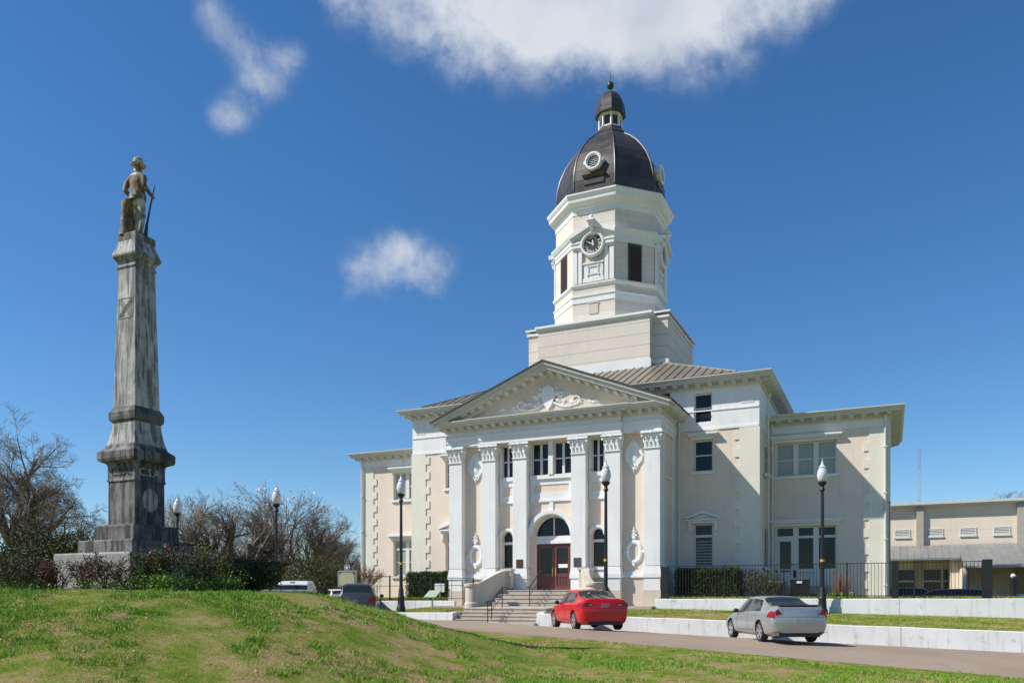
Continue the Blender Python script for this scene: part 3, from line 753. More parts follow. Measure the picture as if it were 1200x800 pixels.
# --- tower
TC = 10.2; TX = -.14
def octa(mb, levels):
    mb.lathe([(a/math.cos(math.pi/8),z) for a,z in levels],TX,TC,8,math.pi/8)
m = MB(); m.box(-4.15,4.15,7.1,13.3,12.9,17.62); m.box(-3.3,3.3,6.5,7.098,12.9,17.60); m.box(-3.3,3.3,13.302,13.9,12.9,17.60); m.build('tower_base', M['tower'], CB)
m = MB(); m.box(-3.45,3.45,6.35,14.05,17.62,17.74); m.box(-4.3,4.3,6.95,13.45,17.745,17.84); m.box(-3.38,3.38,6.42,13.98,17.5,17.618)
m.box(-4.23,4.23,7.02,13.38,17.48,17.61)
m.box(-3.38,3.38,6.40,6.5,14.6,15.15); m.box(-4.2,4.2,7.0,7.09,14.6,15.2); m.box(4.151,4.22,7.0,13.4,14.6,15.2); m.box(-4.22,-4.151,7.0,13.4,14.6,15.2)
m.box(3.3,3.36,6.45,7.09,14.6,15.15)
m.build('tower_base_trim', M['white'], CB)
m = MB(); octa(m,[(3.08,17.7),(3.08,19.02)]); octa(m,[(3.08,19.36),(3.08,19.86)]); octa(m,[(3.02,22.95),(3.02,24.12)]); octa(m,[(3.03,20.06),(3.03,22.3)]); m.build('tower_wall', M['tower_plain'], CB)
m = MB(); octa(m,[(3.12,18.98),(3.13,19.30),(3.18,19.34),(3.18,19.40)]); octa(m,[(3.1,19.82),(3.16,19.90),(3.2,19.96),(3.2,20.04),(3.06,20.08)])
m.build('tower_band', M['white'], CB)
m = MB(); octa(m,[(3.08,22.26),(3.08,22.46),(3.12,22.48),(3.12,22.66),(3.18,22.70),(3.26,22.84),(3.30,22.92),(3.30,22.97),(3.05,23.02)]); m.build('tower_entablature', M['white'], CB)
m = MB(); octa(m,[(3.05,24.08),(3.07,24.36),(3.14,24.40),(3.18,24.52),(3.40,24.68),(3.42,24.86),(3.46,24.90),(3.53,25.04),(3.53,25.12),(3.1,25.2)]); m.build('tower_cornice', M['white'], CB)
def TF(ang, a=3.1):
    """face frame of the tower; ang 0 = front, 90 = right side"""
    q = R(ang); nx, ny = math.sin(q), -math.cos(q); px_, py_ = math.cos(q), math.sin(q)
    return lambda u,d,z: (TX+nx*(a-d)+px_*u, TC+ny*(a-d)+py_*u, z)
m = MB(TF(0)); m.box(-.28,.28,-.02,.0,18.3,18.9); m.box(-.31,.31,-.05,-.021,18.9,18.95)
m.build('hatch', M['tan'], CB)
for ang in (45,135,-45,-135):
    xf = TF(ang,3.06); m = MB(xf); 
    for a_,b_,c_,d_ in ((-.43,-.35,20.1,22.2),(.35,.43,20.1,22.2),(-.349,.349,22.12,22.2)): m.box(a_,b_,-.02,.02,c_,d_)
    lo = m.build('louvered_opening', M['louver'], CB)
    m = MB(xf); m.box(-.345,.345,-.004,.02,20.1,22.12)
    z = 20.12
    while z < 22.05: m.add([(-.345,-.05,z),(.345,-.05,z),(.345,-.006,z+.09),(-.345,-.006,z+.09)],[(0,1,2,3)]); z += .105
    m.build('slats', M['louver'], lo, recalc=False)
romans = ['XII','I','II','III','IV','V','VI','VII','VIII','IX','X','XI']
def text_mesh(txt, size, extrude=.004):
    cu = bpy.data.curves.new('t','FONT'); cu.body = txt; cu.size = size; cu.align_x='CENTER'; cu.align_y='CENTER'; cu.extrude = extrude; cu.resolution_u=2
    ob = bpy.data.objects.new('t',cu); COL.objects.link(ob); bpy.context.view_layer.update()
    me = bpy.data.meshes.new_from_object(ob.evaluated_get(bpy.context.evaluated_depsgraph_get()))
    vs = [tuple(v.co) for v in me.vertices]; fs = [tuple(p.vertices) for p in me.polygons]
    bpy.data.objects.remove(ob); bpy.data.meshes.remove(me); return vs, fs
RT = [text_mesh(r,.23) for r in romans]
M['dial'] = plain('black_clock_dial', (.012,.011,.010), .5, var=.2)
for ang in (0,90,-90):
    xf = TF(ang,3.06); W = MB(xf)
    # paired pilasters and their caps
    for sg in (-1,1):
        for c,w in ((.79,.11),(1.10,.13)):
            a,b = sorted((sg*(c-w),sg*(c+w))); W.box(a,b,-.10,-.001,20.10,21.98)
        a,b = sorted((sg*.64,sg*1.26)); W.box(a,b,-.13,-.001,21.985,22.08); W.taper(sg*.95,-.08,.30,.078,22.082,.34,.11,22.30); W.box(a-.05,b+.05,-.26,-.1,22.31,22.42); W.box(a,b,-.22,-.1,22.10,22.30)
    # open pediment
    for sg in (-1,1):
        W.prism([(sg*1.36,22.60),(sg*1.38,22.84),(0,23.42),(0,23.18)],-.40,-.0); W.prism([(sg*1.30,22.46),(sg*1.34,22.61),(0,23.20),(0,23.02)],-.22,-.0)
    # keystone and knob
    W.loft([[(-.07,-.36,22.86),(.07,-.36,22.86),(.07,-.02,22.86),(-.07,-.02,22.86)],[(-.17,-.60,23.36),(.17,-.60,23.36),(.17,-.02,23.36),(-.17,-.02,23.36)]])
    W.box(-.25,.25,-.66,-.02,23.38,23.47); W.ellipsoid((0,-.4,23.62),.13,.13,.15,10,6)
    # panel
    W.box(-.62,.62,-.10,-.002,21.14,21.24); W.box(-.56,.56,-.05,-.002,20.35,21.138); W.box(-.62,.62,-.08,-.002,20.12,20.345)
    ci = W.build('clock_bay', M['white'], CB, smooth=30)
    P = MB(xf)
    for q in ((-.32,-.26,20.5,21.0),(.26,.32,20.5,21.0),(-.259,.259,20.5,20.56),(-.259,.259,20.94,21.0)): P.box(q[0],q[1],-.085,-.051,q[2],q[3])
    for sx in (-1,1):
        for sz in (-1,1): P.ellipsoid((sx*.33,-.07,20.75+sz*.26),.07,.03,.07,8,4)
    P.build('panel_frame', M['cornice'], ci)
    Z0c = 22.20
    Rg = MB(xf); n = 40
    rr = lambda r,y: [(r*math.cos(2*math.pi*k/n), y, Z0c+r*math.sin(2*math.pi*k/n)) for k in range(n)]
    Rg.loft([rr(.55,-.12),rr(.56,-.24),rr(.62,-.30),rr(.69,-.28),rr(.72,-.18),rr(.72,-.001)],cap=False)
    clk = Rg.build('clock', M['white'], CB, smooth=40)
    D = MB(xf); D.loft([rr(.57,-.13),rr(.57,-.11)]); D.build('dial', M['dial'], clk)
    N = MB(xf)
    for k,(vs,fs) in enumerate(RT):
        a = -2*math.pi*k/12; 
        N.add([((x*math.cos(a)-(y*1.15+.41)*math.sin(a)), -.137-z, Z0c+(x*math.sin(a)+(y*1.15+.41)*math.cos(a))) for x,y,z in vs], fs)
    N.build('numerals', M['paper'], clk)
    H = MB(xf)
    for hour,ln,w in ((11.83,.28,.035),(10.0,.44,.024)):
        a = 2*math.pi*hour/12; dx,dz = math.sin(a),math.cos(a); px_,pz_ = dz,-dx
        y0 = -.150 if ln<.3 else -.160
        H.add([(dx*-.08+px_*w,y0,Z0c+dz*-.08+pz_*w),(dx*-.08-px_*w,y0,Z0c+dz*-.08-pz_*w),(dx*ln*.8-px_*w*.8,y0,Z0c+dz*ln*.8-pz_*w*.8),(dx*ln,y0,Z0c+dz*ln),(dx*ln*.8+px_*w*.8,y0,Z0c+dz*ln*.8+pz_*w*.8)],[(0,1,2,3,4)])
    H.ellipsoid((0,-.155,Z0c),.04,.012,.04,8,4)
    H.build('hands', M['paper'], clk)
# dome
m = MB(); DP = [(3.16,25.16),(3.16,25.30),(2.98,25.34),(2.98,25.55),(2.99,26.1),(2.93,26.7),(2.78,27.3),(2.54,27.9),(2.22,28.45),(1.84,28.95),(1.42,29.38),(.98,29.72)]
octa(m,DP); dome = m.build('dome', M['dome'], CB)
rb = MB()
for k in range(8):
    a = math.pi/8+k*math.pi/4; rb.tube([(TX+r/math.cos(math.pi/8)*math.cos(a), TC+r/math.cos(math.pi/8)*math.sin(a), z) for r,z in DP[3:]],.042,6)
rb.build('rib', M['dome'], dome, smooth=50)
for ang in (0,90,-90,180):
    xf = TF(ang,2.92); zc = 26.95; V = MB(xf); n = 28
    rr = lambda r,y: [(r*math.cos(2*math.pi*k/n), y, zc+r*math.sin(2*math.pi*k/n)) for k in range(n)]
    V.loft([rr(.36,-.10),rr(.36,-.26),rr(.43,-.30),rr(.51,-.26),rr(.51,.35)],cap=False)
    V.box(-.59,-.50,-.22,.2,zc-.09,zc+.09); V.box(.50,.59,-.22,.2,zc-.09,zc+.09)
    vo = V.build('dome_vent', M['white'], CB, smooth=35)
    S = MB(xf)
    for k in range(-3,4):
        z = zc+k*.10; w = math.sqrt(max(.01,.37**2-(z-zc)**2)); S.add([(-w,-.20,z-.03),(w,-.20,z-.03),(w,-.12,z+.05),(-w,-.12,z+.05)],[(0,1,2,3)])
    S.build('slats', M['white'], vo, recalc=False)
    B = MB(xf); B.loft([rr(.37,-.09),rr(.37,-.07)]); B.build('backing', M['louver'], vo)
    B = MB(xf); B.taper(0,-.02,.62,.16,26.10,.70,.24,26.26); B.box(-.6,.6,-.12,.2,25.75,26.098); B.build('vent_bracket', M['dome'], vo)
# lantern and finial
m = MB(); octa(m,[(.98,29.66),(1.0,29.82),(.90,29.92),(.80,30.06),(.74,30.22),(.64,30.28)]); m.build('lantern_base', M['dome'], CB)
m = MB(); octa(m,[(.65,30.22),(.65,30.36),(.6,30.37)]); octa(m,[(.58,31.0),(.66,31.02),(.68,31.12)])
for k in range(8):
    a = math.pi/8+k*math.pi/4; m.tube([(TX+.66*math.cos(a),TC+.66*math.sin(a),30.3),(TX+.66*math.cos(a),TC+.66*math.sin(a),31.08)],.075,6)
m.build('lantern', M['white'], CB)
m = MB(); octa(m,[(.5,30.3),(.5,31.05)]); m.build('lantern_dark_core', M['louver'], CB)  # plain dark core added inside, stands in for shade behind the lantern openings
m = MB(); octa(m,[(.74,31.09),(.86,31.07),(.87,31.18),(.83,31.34),(.82,31.55),(.76,31.86),(.64,32.16),(.44,32.42),(.22,32.58),(.08,32.66)]); m.build('lantern_cap', M['dome'], CB)
m = MB(); m.lathe([(.07,32.6),(.05,32.78),(.12,32.82),(.2,32.92),(.22,33.02),(.18,33.14),(.06,33.24),(.035,33.3),(.015,33.7),(.004,33.95)],TX,TC,10); m.build('finial', M['edge'], CB, smooth=50)
# ------------------------------------------------------------------ retaining walls, steps, paving
def wall_run(name, label, s0, s1, t0, t1, ztop, zbot, step=1.5, mat='wallwhite', group=None, batter=.03):
    ss = list(np.arange(s0, s1, step))+[s1]; rings = []
    for i, s in enumerate(ss):
        zt = ztop(s)+.008*math.sin(s*1.7); zb = zbot(s)
        rings.append([(s,t0-batter,zb),(s,t0,zt-.02),(s,t0+.02,zt),(s,t1-.02,zt),(s,t1,zt-.02),(s,t1,zb)])
    m = MB(); m.loft(rings)
    for s in ss[2:-1:3]: pass
    o = m.build(name, M[mat], None); o.location = (BX,BY,0); o.rotation_euler = (0,0,-TH)
    return tag(o, label, 'wall', group)
wall_run('retaining_wall', 'long low white wall along the road right of the steps, red and silver cars in front', 1.97, 46, -6.1, -5.86, lambda s: float(low_top(s)), lambda s: float(road_z(s,-6.1))-.25)
wall_run('retaining_wall', 'low white wall on the road side left of the steps, below the leaning green plaque', -6.2, -1.97, -6.1, -5.86, lambda s: 1.465, lambda s: .6)
wall_run('retaining_wall', 'upper stained white wall under the tall iron fence right of the portico', 5.62, 46, -1.14, -.92, lambda s: 2.07, lambda s: 1.62-.03*max(0,s-6)-.25)
wall_run('retaining_wall', 'upper low white wall bounding the lawn left of the portico', -14.8, -4.62, -1.14, -.92, lambda s: 1.985, lambda s: 1.0)
m = MB(); m.box(-2.2,-1.965,-5.858,-4.8,.9,1.50); m.box(1.965,2.2,-5.858,-4.8,.9,1.50)
o = MB().box(-2.2,-1.972,-5.855,-4.7,.9,1.50).build('cheek_wall', M['wallwhite'], None, loc=(BX,BY,0), rot=(0,0,-TH)); tag(o,'short white end wall closing the left side of the lower steps','wall')
o = MB().box(1.972,2.2,-5.855,-4.7,.9,1.52).build('cheek_wall', M['wallwhite'], None, loc=(BX,BY,0), rot=(0,0,-TH)); tag(o,'short white end wall closing the right side of the lower steps','wall')
LOC = dict(loc=(BX,BY,0), rot=(0,0,-TH))
# paving
m = MB()
m.add([(-1.96,-5.02,1.66),(1.96,-5.02,1.66),(1.96,-1.74,1.735),(-1.96,-1.74,1.735),(-1.96,-5.02,1.2),(1.96,-5.02,1.2),(1.96,-1.74,1.2),(-1.96,-1.74,1.2)],[(0,1,2,3),(7,6,5,4),(0,4,5,1),(1,5,6,2),(2,6,7,3),(3,7,4,0)])
m.box(-5.62,5.62,-1.738,.6,1.2,1.735)
tag(m.build('pavement', M['concrete'], None, **LOC), kind='structure')
# kerb in front of the lower steps
m = MB(); x = -2.3; random.seed(2)
while x < 2.15:
    w = random.uniform(.7,1.2); m.box(x,min(x+w,2.0)-.012,-6.42+random.uniform(-.02,.02),-6.01,.5,1.06+random.uniform(-.02,.02)); x += w
tag(m.build('kerb', M['kerb'], None, **LOC), kind='structure')
# lower flight
st = thing('steps', 'lower flight of four concrete steps rising from the road kerb', 'steps', (BX,BY,0), -TH)
for k in range(4):
    z = 1.06+.15*(k+1); MB().box(-1.96,1.96,-6.005+.30*k,-5.03+.002*k,.7+.001*k,z-.035).box(-1.96,1.96,-6.035+.30*k,-5.03+.002*k,z-.034,z).build('step', M['concrete'], st)
st = thing('steps', 'upper flight of concrete steps climbing between curved walls to the red doors', 'steps', (BX,BY,0), -TH)
for k in range(4):
    z = 1.735+.19*(k+1); MB().box(-2.05-.0*k,2.05,-2.05+.31*k,.38,1.736,z-.035).box(-2.05,2.05,-2.08+.31*k,.38,z-.034,z).build('step', M['concrete'], st)
M['cheek'] = stucco('cheek_wall_stucco', (.56,.50,.43), .5)
for sg, side, l2 in ((-1,'left','curved stuccoed stair wall with round pier on the left of the entrance steps'),(1,'right','curved stuccoed stair wall with round pier behind the red sedan')):
    cw = thing('stair_wall', l2, 'stair wall', (BX,BY,0), -TH)
    P0,P1,P2,P3 = (3.05,-2.0),(2.55,-1.85),(2.12,-1.25),(2.08,.35)
    rings = []; cap = []
    for i in range(15):
        q = i/14; b = [(1-q)**3,3*q*(1-q)**2,3*q*q*(1-q),q**3]
        x = sum(w*p[0] for w,p in zip(b,(P0,P1,P2,P3))); y = sum(w*p[1] for w,p in zip(b,(P0,P1,P2,P3)))
        dx = 3*(1-q)**2*(P1[0]-P0[0])+6*q*(1-q)*(P2[0]-P1[0])+3*q*q*(P3[0]-P2[0]); dy = 3*(1-q)**2*(P1[1]-P0[1])+6*q*(1-q)*(P2[1]-P1[1])+3*q*q*(P3[1]-P2[1])
        l = math.hypot(dx,dy); nx,ny = -dy/l,dx/l
        zt = 2.72+.70*float(sstep(np.array(q*1.15)))
        hw = .15
        rings.append([(sg*(x+nx*hw),y+ny*hw,1.3),(sg*(x-nx*hw),y-ny*hw,1.3),(sg*(x-nx*hw),y-ny*hw,zt),(sg*(x+nx*hw),y+ny*hw,zt)])
        hw = .19
        cap.append([(sg*(x+nx*hw),y+ny*hw,zt+.003),(sg*(x-nx*hw),y-ny*hw,zt+.003),(sg*(x-nx*hw),y-ny*hw,zt+.085),(sg*(x+nx*hw),y+ny*hw,zt+.085)])
    MB().loft(rings).build('curved_wall', M['cheek'], cw, smooth=30)
    MB().loft(cap).build('coping', M['cheek'], cw, smooth=30)
    MB().lathe([(.40,1.3),(.40,1.86),(.36,1.90),(.36,2.60),(.40,2.64),(.42,2.70),(.42,2.80),(.30,2.82)],sg*3.1,-2.05,24).build('pier', M['cheek'], cw, smooth=30)
    xs = sorted((sg*1.72,sg*2.32)); MB().box(xs[0],xs[1],-.62,-.16,3.44,3.56).box(xs[0]+.06,xs[1]-.06,-.56,-.16,2.6,3.438).build('upper_pier', M['cheek'], cw)
def handrail(name, label, s, pts, posts):
    h = thing(name, label, 'handrail', (BX,BY,0), -TH)
    MB().tube([(s,t,z) for t,z in pts],.024,6).build('top_rail', M['black'], h, smooth=60)
    MB().tube([(s,t,z-.38) for t,z in pts[1:-1]],.016,5).build('lower_rail', M['black'], h, smooth=60)
    for t,z0,z1 in posts: MB().tube([(s,t,z0),(s,t,z1)],.022,6).build('post', M['black'], h)
handrail('handrail','black iron handrail in the middle of the lower steps by the road',-.15,[(-6.55,1.92),(-6.35,1.95),(-6.0,1.95),(-4.95,2.56),(-4.6,2.56)],[(-6.35,1.06,1.95),(-5.98,1.06,1.95),(-4.93,1.66,2.56)])
handrail('handrail','black iron handrail in the middle of the upper steps before the red doors',0.0,[(-2.6,2.6),(-2.3,2.62),(-.95,3.44),(-.6,3.44)],[(-2.3,1.735,2.62),(-.92,2.5,3.44)])

# ------------------------------------------------------------------ fences
def fence(label, pts, ztop, zbase, heavy=(), spacing=.125, seg=2.4, midrail=None, h_bottom=.12):
    f = thing('iron_fence', label, 'fence', (BX,BY,0), -TH)
    (s0,t0),(s1,t1) = pts; L = math.hypot(s1-s0,t1-t0); n = max(1,round(L/seg))
    pm = []
    for k in range(n+1):
        q = k/n; s,t = s0+(s1-s0)*q, t0+(t1-t0)*q; w = .03
        MB().box(s-w,s+w,t-w,t+w,zbase(s),ztop(s)+.03).build('post', M['black'], f)
        if k < n:
            m = MB(); ns = int(L/n/spacing)
            for j in range(1,ns):
                qq = (k+j/ns)/n; a,b = s0+(s1-s0)*qq, t0+(t1-t0)*qq; w = .009
                m.box(a-w,a+w,b-w,b+w,zbase(a)+h_bottom-.05,ztop(a)-.02)
            qa,qb = (s,t),(s0+(s1-s0)*(k+1)/n, t0+(t1-t0)*(k+1)/n)
            for fz in (lambda x: ztop(x)-.02, lambda x: zbase(x)+h_bottom)+((lambda x: midrail(x),) if midrail else ()):
                m.tube([(qa[0],qa[1],fz(qa[0])),(qb[0],qb[1],fz(qb[0]))],.019,4)
            m.build('picket_panel', M['black'], f)
    for s,w in heavy: MB().box(s-w,s+w,t0-.07,t0+.07,zbase(s),ztop(s)+.05).build('gate_post', M['black'], f)
    return f
fence('tall black iron fence on the upper white wall, running right from the portico',[(6.2,-1.03),(18.5,-1.03)],lambda s:3.52,lambda s:2.07,heavy=((15.35,.13),(18.55,.17)))
gp = MB()
gp.box(5.86,6.16,-1.06,-1.0,2.1,3.5); o = gp.build('gate_panel', M['black'], None, **LOC); tag(o,'narrow solid black panel closing the iron fence beside the portico corner','fence panel')
fence('low thin iron fence with two rails before the lawn and hedge left of the portico',[(-13.4,-1.03),(-3.6,-1.03)],lambda s:3.10+.035*max(0,-s-4),lambda s:1.97,spacing=.6,midrail=lambda s:2.75)
fence('far iron fence on the left, standing behind the parked white pickup',[(-27,3.6),(-16.4,3.6)],lambda s:3.45,lambda s:1.15,spacing=.16)

# ------------------------------------------------------------------ street lamps
M['globe'] = plain('frosted_lamp_globe', (.60,.61,.62), .15, var=.12, scale=9)
def make_lamp():
    L = thing('street_lamp', None, None)
    m = MB(); m.lathe([(.21,-.2),(.21,.06),(.17,.12),(.15,.5),(.165,.54),(.13,.62),(.11,.9),(.085,.98)],0,0,12); m.build('base', M['black'], L, smooth=40)
    n = 20; rings = []
    for z,r in ((.9,.082),(2.5,.074),(4.9,.058)):
        rings.append([((r*(1 if k%2 else .88))*math.cos(2*math.pi*k/n),(r*(1 if k%2 else .88))*math.sin(2*math.pi*k/n),z) for k in range(n)])
    MB().loft(rings).build('pole', M['black'], L)
    MB().lathe([(.06,4.88),(.10,4.92),(.10,4.98),(.07,5.02),(.07,5.10),(.15,5.18),(.17,5.22),(.17,5.27)],0,0,14).build('collar', M['black'], L, smooth=40)
    g = MB().lathe([(.12,5.27),(.16,5.33),(.20,5.44),(.212,5.54),(.195,5.68),(.15,5.80),(.12,5.83),(.15,5.86),(.10,5.93),(.05,6.0),(.035,6.06)],0,0,16).build('globe', M['globe'], L, smooth=60)
    MB().lathe([(.035,6.05),(.045,6.09),(.015,6.13),(.02,6.16),(.003,6.26)],0,0,8).build('finial', M['globe'], L, smooth=60)
    MB().lathe([(.084,2.02),(.084,2.12)],0,0,14).build('band', M['yellow'], L)
    return L
lamp0 = make_lamp()
lamps = [(L2W(-5.28,-5),1.62,'black street lamp left of the steps, in front of the hedge and blank lawn sign'),
         (L2W(4.59,-5),1.58,'black street lamp directly behind the red sedan'),
         (L2W(12.67,-1.5),1.55,'black street lamp behind the tail of the silver sedan'),
         (Vector(((324-600)/958*38,38,0)),1.2,'black street lamp standing behind the parked white pickup truck'),
         (Vector(((208-600)/958*42,42,0)),1.2,'black street lamp seen just right of the stone monument')]
for i,(p,z,lab) in enumerate(lamps):
    o = lamp0 if i == 0 else copy_tree(lamp0)
    o.location = (p.x,p.y,z); tag(o, lab, 'street lamp', 'street lamps around the courthouse grounds')
    o.rotation_euler.z = .3*i
# ------------------------------------------------------------------ signs
M['signgreen'] = plain('dark_green_enamel', (.03,.09,.06), .45)
M['signgold'] = plain('gold_lettered_field', (.42,.40,.22), .5, var=.3, scale=30)
M['silver'] = plain('grey_aluminium', (.42,.44,.45), .4, .5)
p = Vector(((407-600)/958*43,43,0))
ms = thing('marker_sign', 'green and gold historical marker with round crest, behind the grey vehicle', 'marker sign', (p.x,p.y,1.15), R(-20))
MB().tube([(0,0,0),(0,0,1.6)],.05,8).build('post', M['silver'], ms)
pts = [(-.55,1.55),(.55,1.55),(.55,2.4),(.30,2.42),(-.30,2.42),(-.55,2.4)]
MB().prism(pts,-.045,.045).build('plate', M['silver'], ms)
MB().box(-.50,.50,-.053,-.046,1.60,2.36).build('border', M['signgreen'], ms)
fld = MB().box(-.465,.465,-.058,-.054,1.635,2.22).build('text_field', M['signgold'], ms)
MB().box(-.36,.36,-.058,-.054,2.23,2.31).build('title_bar', M['signgold'], ms)
MB().prism([(.17*math.cos(a),2.56+.17*math.sin(a)) for a in np.linspace(0,2*math.pi,20,endpoint=False)],-.04,.04).build('crest', M['silver'], ms)
MB().prism([(.115*math.cos(a),2.56+.115*math.sin(a)) for a in np.linspace(0,2*math.pi,20,endpoint=False)],-.05,-.041).build('crest_disc', M['signgreen'], ms)
MB().prism([(.05*(1 if k%2 else 2)*math.cos(k*math.pi/5+math.pi/2),2.56+.05*(1 if k%2 else 2)*math.sin(k*math.pi/5+math.pi/2)) for k in range(10)],-.056,-.051).build('crest_star', M['paper'], ms)
q = L2W(-6.0,-.2); ws = thing('lawn_sign', 'small white rectangular sign with faint lines on the lawn before the hedge', 'sign', (q.x,q.y,2.05), -TH+R(5))
MB().tube([(0,.03,0),(0,.03,.5)],.03,6).build('post', M['silver'], ws); MB().box(-.27,.27,-.02,.02,.38,.82).build('panel', M['paper'], ws)
for z in (.46,.54,.62,.70): MB().box(-.22,.22,-.024,-.0205,z,z+.012).build('ruled_line', M['silver'], ws)
q = L2W(-3.85,-4.6); gs = thing('slanted_plaque', 'green slanted plaque on a short post at the left of the lower steps', 'plaque', (q.x,q.y,1.6), -TH+R(-8))
M['palegreen'] = plain('pale_green_panel', (.30,.40,.26), .4)
MB().tube([(0,0,0),(0,0,.62)],.035,6).build('post', M['silver'], gs)
b = MB(); b.add([(-.34,-.22,.55),(.34,-.22,.55),(.34,.2,.86),(-.34,.2,.86),(-.34,-.2,.52),(.34,-.2,.52),(.34,.22,.83),(-.34,.22,.83)],[(0,1,2,3),(7,6,5,4),(0,4,5,1),(1,5,6,2),(2,6,7,3),(3,7,4,0)]); b.build('panel', M['palegreen'], gs)

# ------------------------------------------------------------------ monument
MX, MY = -9.18, 20.0
MZ = 2.24
def monmat():
    t = NT('weathered_marble'); a = t.noise(1.3,7,.65); v = t.noise(1.6,8,.72,stretch=(5.5,5.5,.45),dist=.4); g = t.noise(14,5,.65)
    k = t.mix(t.ramp(a,[(.38,0.0),(.62,1.0)]), (.26,.25,.235), (.50,.48,.45))
    k = t.mix(t.math('MULTIPLY',t.ramp(v,[(.47,0.0),(.57,1.0)]),.85), k, (.06,.055,.05))
    k = t.mix(t.math('MULTIPLY',t.ramp(g,[(.5,0.0),(.7,1.0)]),.25), k, (.08,.075,.07))
    t.col(k); t.set(roughness=.75); t.bump(g,.25,.012); return t.m
def monmat2():
    t = NT('blackened_stone'); a = t.noise(1.1,7,.7); v = t.noise(1.8,6,.62,stretch=(3.5,3.5,.4)); g = t.noise(12,5,.7)
    k = t.mix(t.ramp(a,[(.38,0.0),(.62,1.0)]), (.055,.052,.048), (.24,.228,.208))
    k = t.mix(t.math('MULTIPLY',t.ramp(v,[(.46,0.0),(.56,1.0)]),.9), k, (.028,.026,.024))
    k = t.mix(t.math('MULTIPLY',t.ramp(g,[(.5,0.0),(.7,1.0)]),.4), k, (.04,.038,.035))
    t.col(k); t.set(roughness=.8); t.bump(g,.35,.015); return t.m
def coatmat():
    t = NT('ochre_stained_stone'); a = t.noise(6.5,6,.7,stretch=(1,1,.6)); b = t.noise(5.0,5,.65,stretch=(1,1,.35)); g = t.noise(12,5,.7)
    k = t.mix(t.ramp(a,[(.42,0.0),(.56,1.0)]), (.24,.14,.055), (.075,.05,.03)); k = t.mix(t.math('MULTIPLY',t.ramp(b,[(.55,0.0),(.63,1.0)]),.75), k, (.38,.34,.28))
    t.col(k); t.set(roughness=.75); t.bump(g,.8,.03); return t.m
def statmat():
    t = NT('stained_marble_statue'); a = t.noise(5.2,6,.68); b = t.noise(4.6,5,.65,stretch=(1,1,.4)); g=t.noise(11,5,.7)
    k = t.mix(t.ramp(a,[(.52,0.0),(.60,1.0)]), (.52,.49,.44), (.22,.125,.045))
    k = t.mix(t.math('MULTIPLY',t.ramp(b,[(.46,0.0),(.60,1.0)]),.85), k, (.09,.062,.038))
    t.col(k); t.set(roughness=.7); t.bump(g,.3,.012); return t.m
M['coat'] = coatmat(); M['marble'] = monmat(); M['blackstone'] = monmat2(); M['statue'] = statmat()
MN = thing('stone_monument', 'tall weathered stone shaft on a stepped base, carrying a soldier statue', 'monument', (MX,MY,0), -TH)
def blk(name, levels, mat, parent=None, bev=0):
    m = MB(); m.loft([[(-a,-a,z),(a,-a,z),(a,a,z),(-a,a,z)] for a,z in levels]); return m.build(name, M[mat], parent or MN)
M['greystone'] = concrete('grey_base_stone', (.33,.315,.285), .75)
blk('lower_step',[(1.27,1.9),(1.27,3.06),(1.25,3.10)],'greystone')
blk('middle_step',[(.91,3.102),(.91,3.39),(.89,3.42)],'blackstone')
blk('upper_step',[(.655,3.422),(.655,3.76),(.635,3.80)],'blackstone')
die = blk('die',[(.455,3.801),(.445,3.86),(.44,4.86)],'blackstone')
blk('lettered_band',[(.465,4.861),(.465,4.90),(.452,4.92),(.452,5.22),(.47,5.26)],'blackstone')
blk('lower_cornice',[(.45,5.261),(.50,5.30),(.60,5.34),(.62,5.40),(.62,5.56),(.58,5.60),(.50,5.66),(.475,5.74)],'blackstone')
blk('flared_block',[(.475,5.741),(.445,5.85),(.40,6.10),(.385,6.30)],'marble')
blk('upper_moulding',[(.39,6.301),(.43,6.35),(.44,6.42),(.44,6.53),(.40,6.60),(.37,6.66)],'blackstone')
shaft = blk('shaft',[(.365,6.661),(.29,10.02)],'marble')
blk('cap',[(.30,10.021),(.315,10.05),(.315,10.09),(.29,10.12),(.31,10.2),(.39,10.30),(.395,10.34),(.31,10.60),(.30,10.68)],'marble')
blk('statue_plinth',[(.295,10.681),(.295,10.85),(.28,10.87)],'blackstone')
# carved letters on two faces
M['carve'] = plain('pale_carved_letters', (.42,.39,.34), .8)
M['carveline'] = plain('weathered_carved_lines', (.16,.145,.125), .9, var=.5, scale=14); M['carvedark'] = plain('dark_carved_lines', (.045,.04,.036), .9)
lt = text_mesh('C.S.A.', .27, .012)
m = MB(lambda x,y,z: (x, -.4525-.008-z*.4, 5.07+y)); m.add(*lt); m.build('carved_letters', M['carvedark'], MN)
m = MB(lambda x,y,z: (.4525+.008+z*.4, x, 5.07+y)); m.add(*lt); m.build('carved_letters', M['carve'], MN)
# oval medallion on the right face
m = MB(); n = 32
rr = lambda a,b,x: [(x, a*math.cos(2*math.pi*k/n), 4.42+b*math.sin(2*math.pi*k/n)) for k in range(n)]
m.loft([rr(.225,.29,.43),rr(.22,.285,.465),rr(.19,.25,.48),rr(.18,.24,.468)]); m.build('oval_medallion', M['marble'], MN, smooth=40)
m = MB(); m.loft([[(.448,-.05,4.1),(.448,.05,4.1),(.475,.03,4.1),(.475,-.03,4.1)],[(.448,-.10,3.88),(.448,.10,3.88),(.47,.08,3.88),(.47,-.08,3.88)]]); m.build('medallion_foot', M['carvedark'], MN)
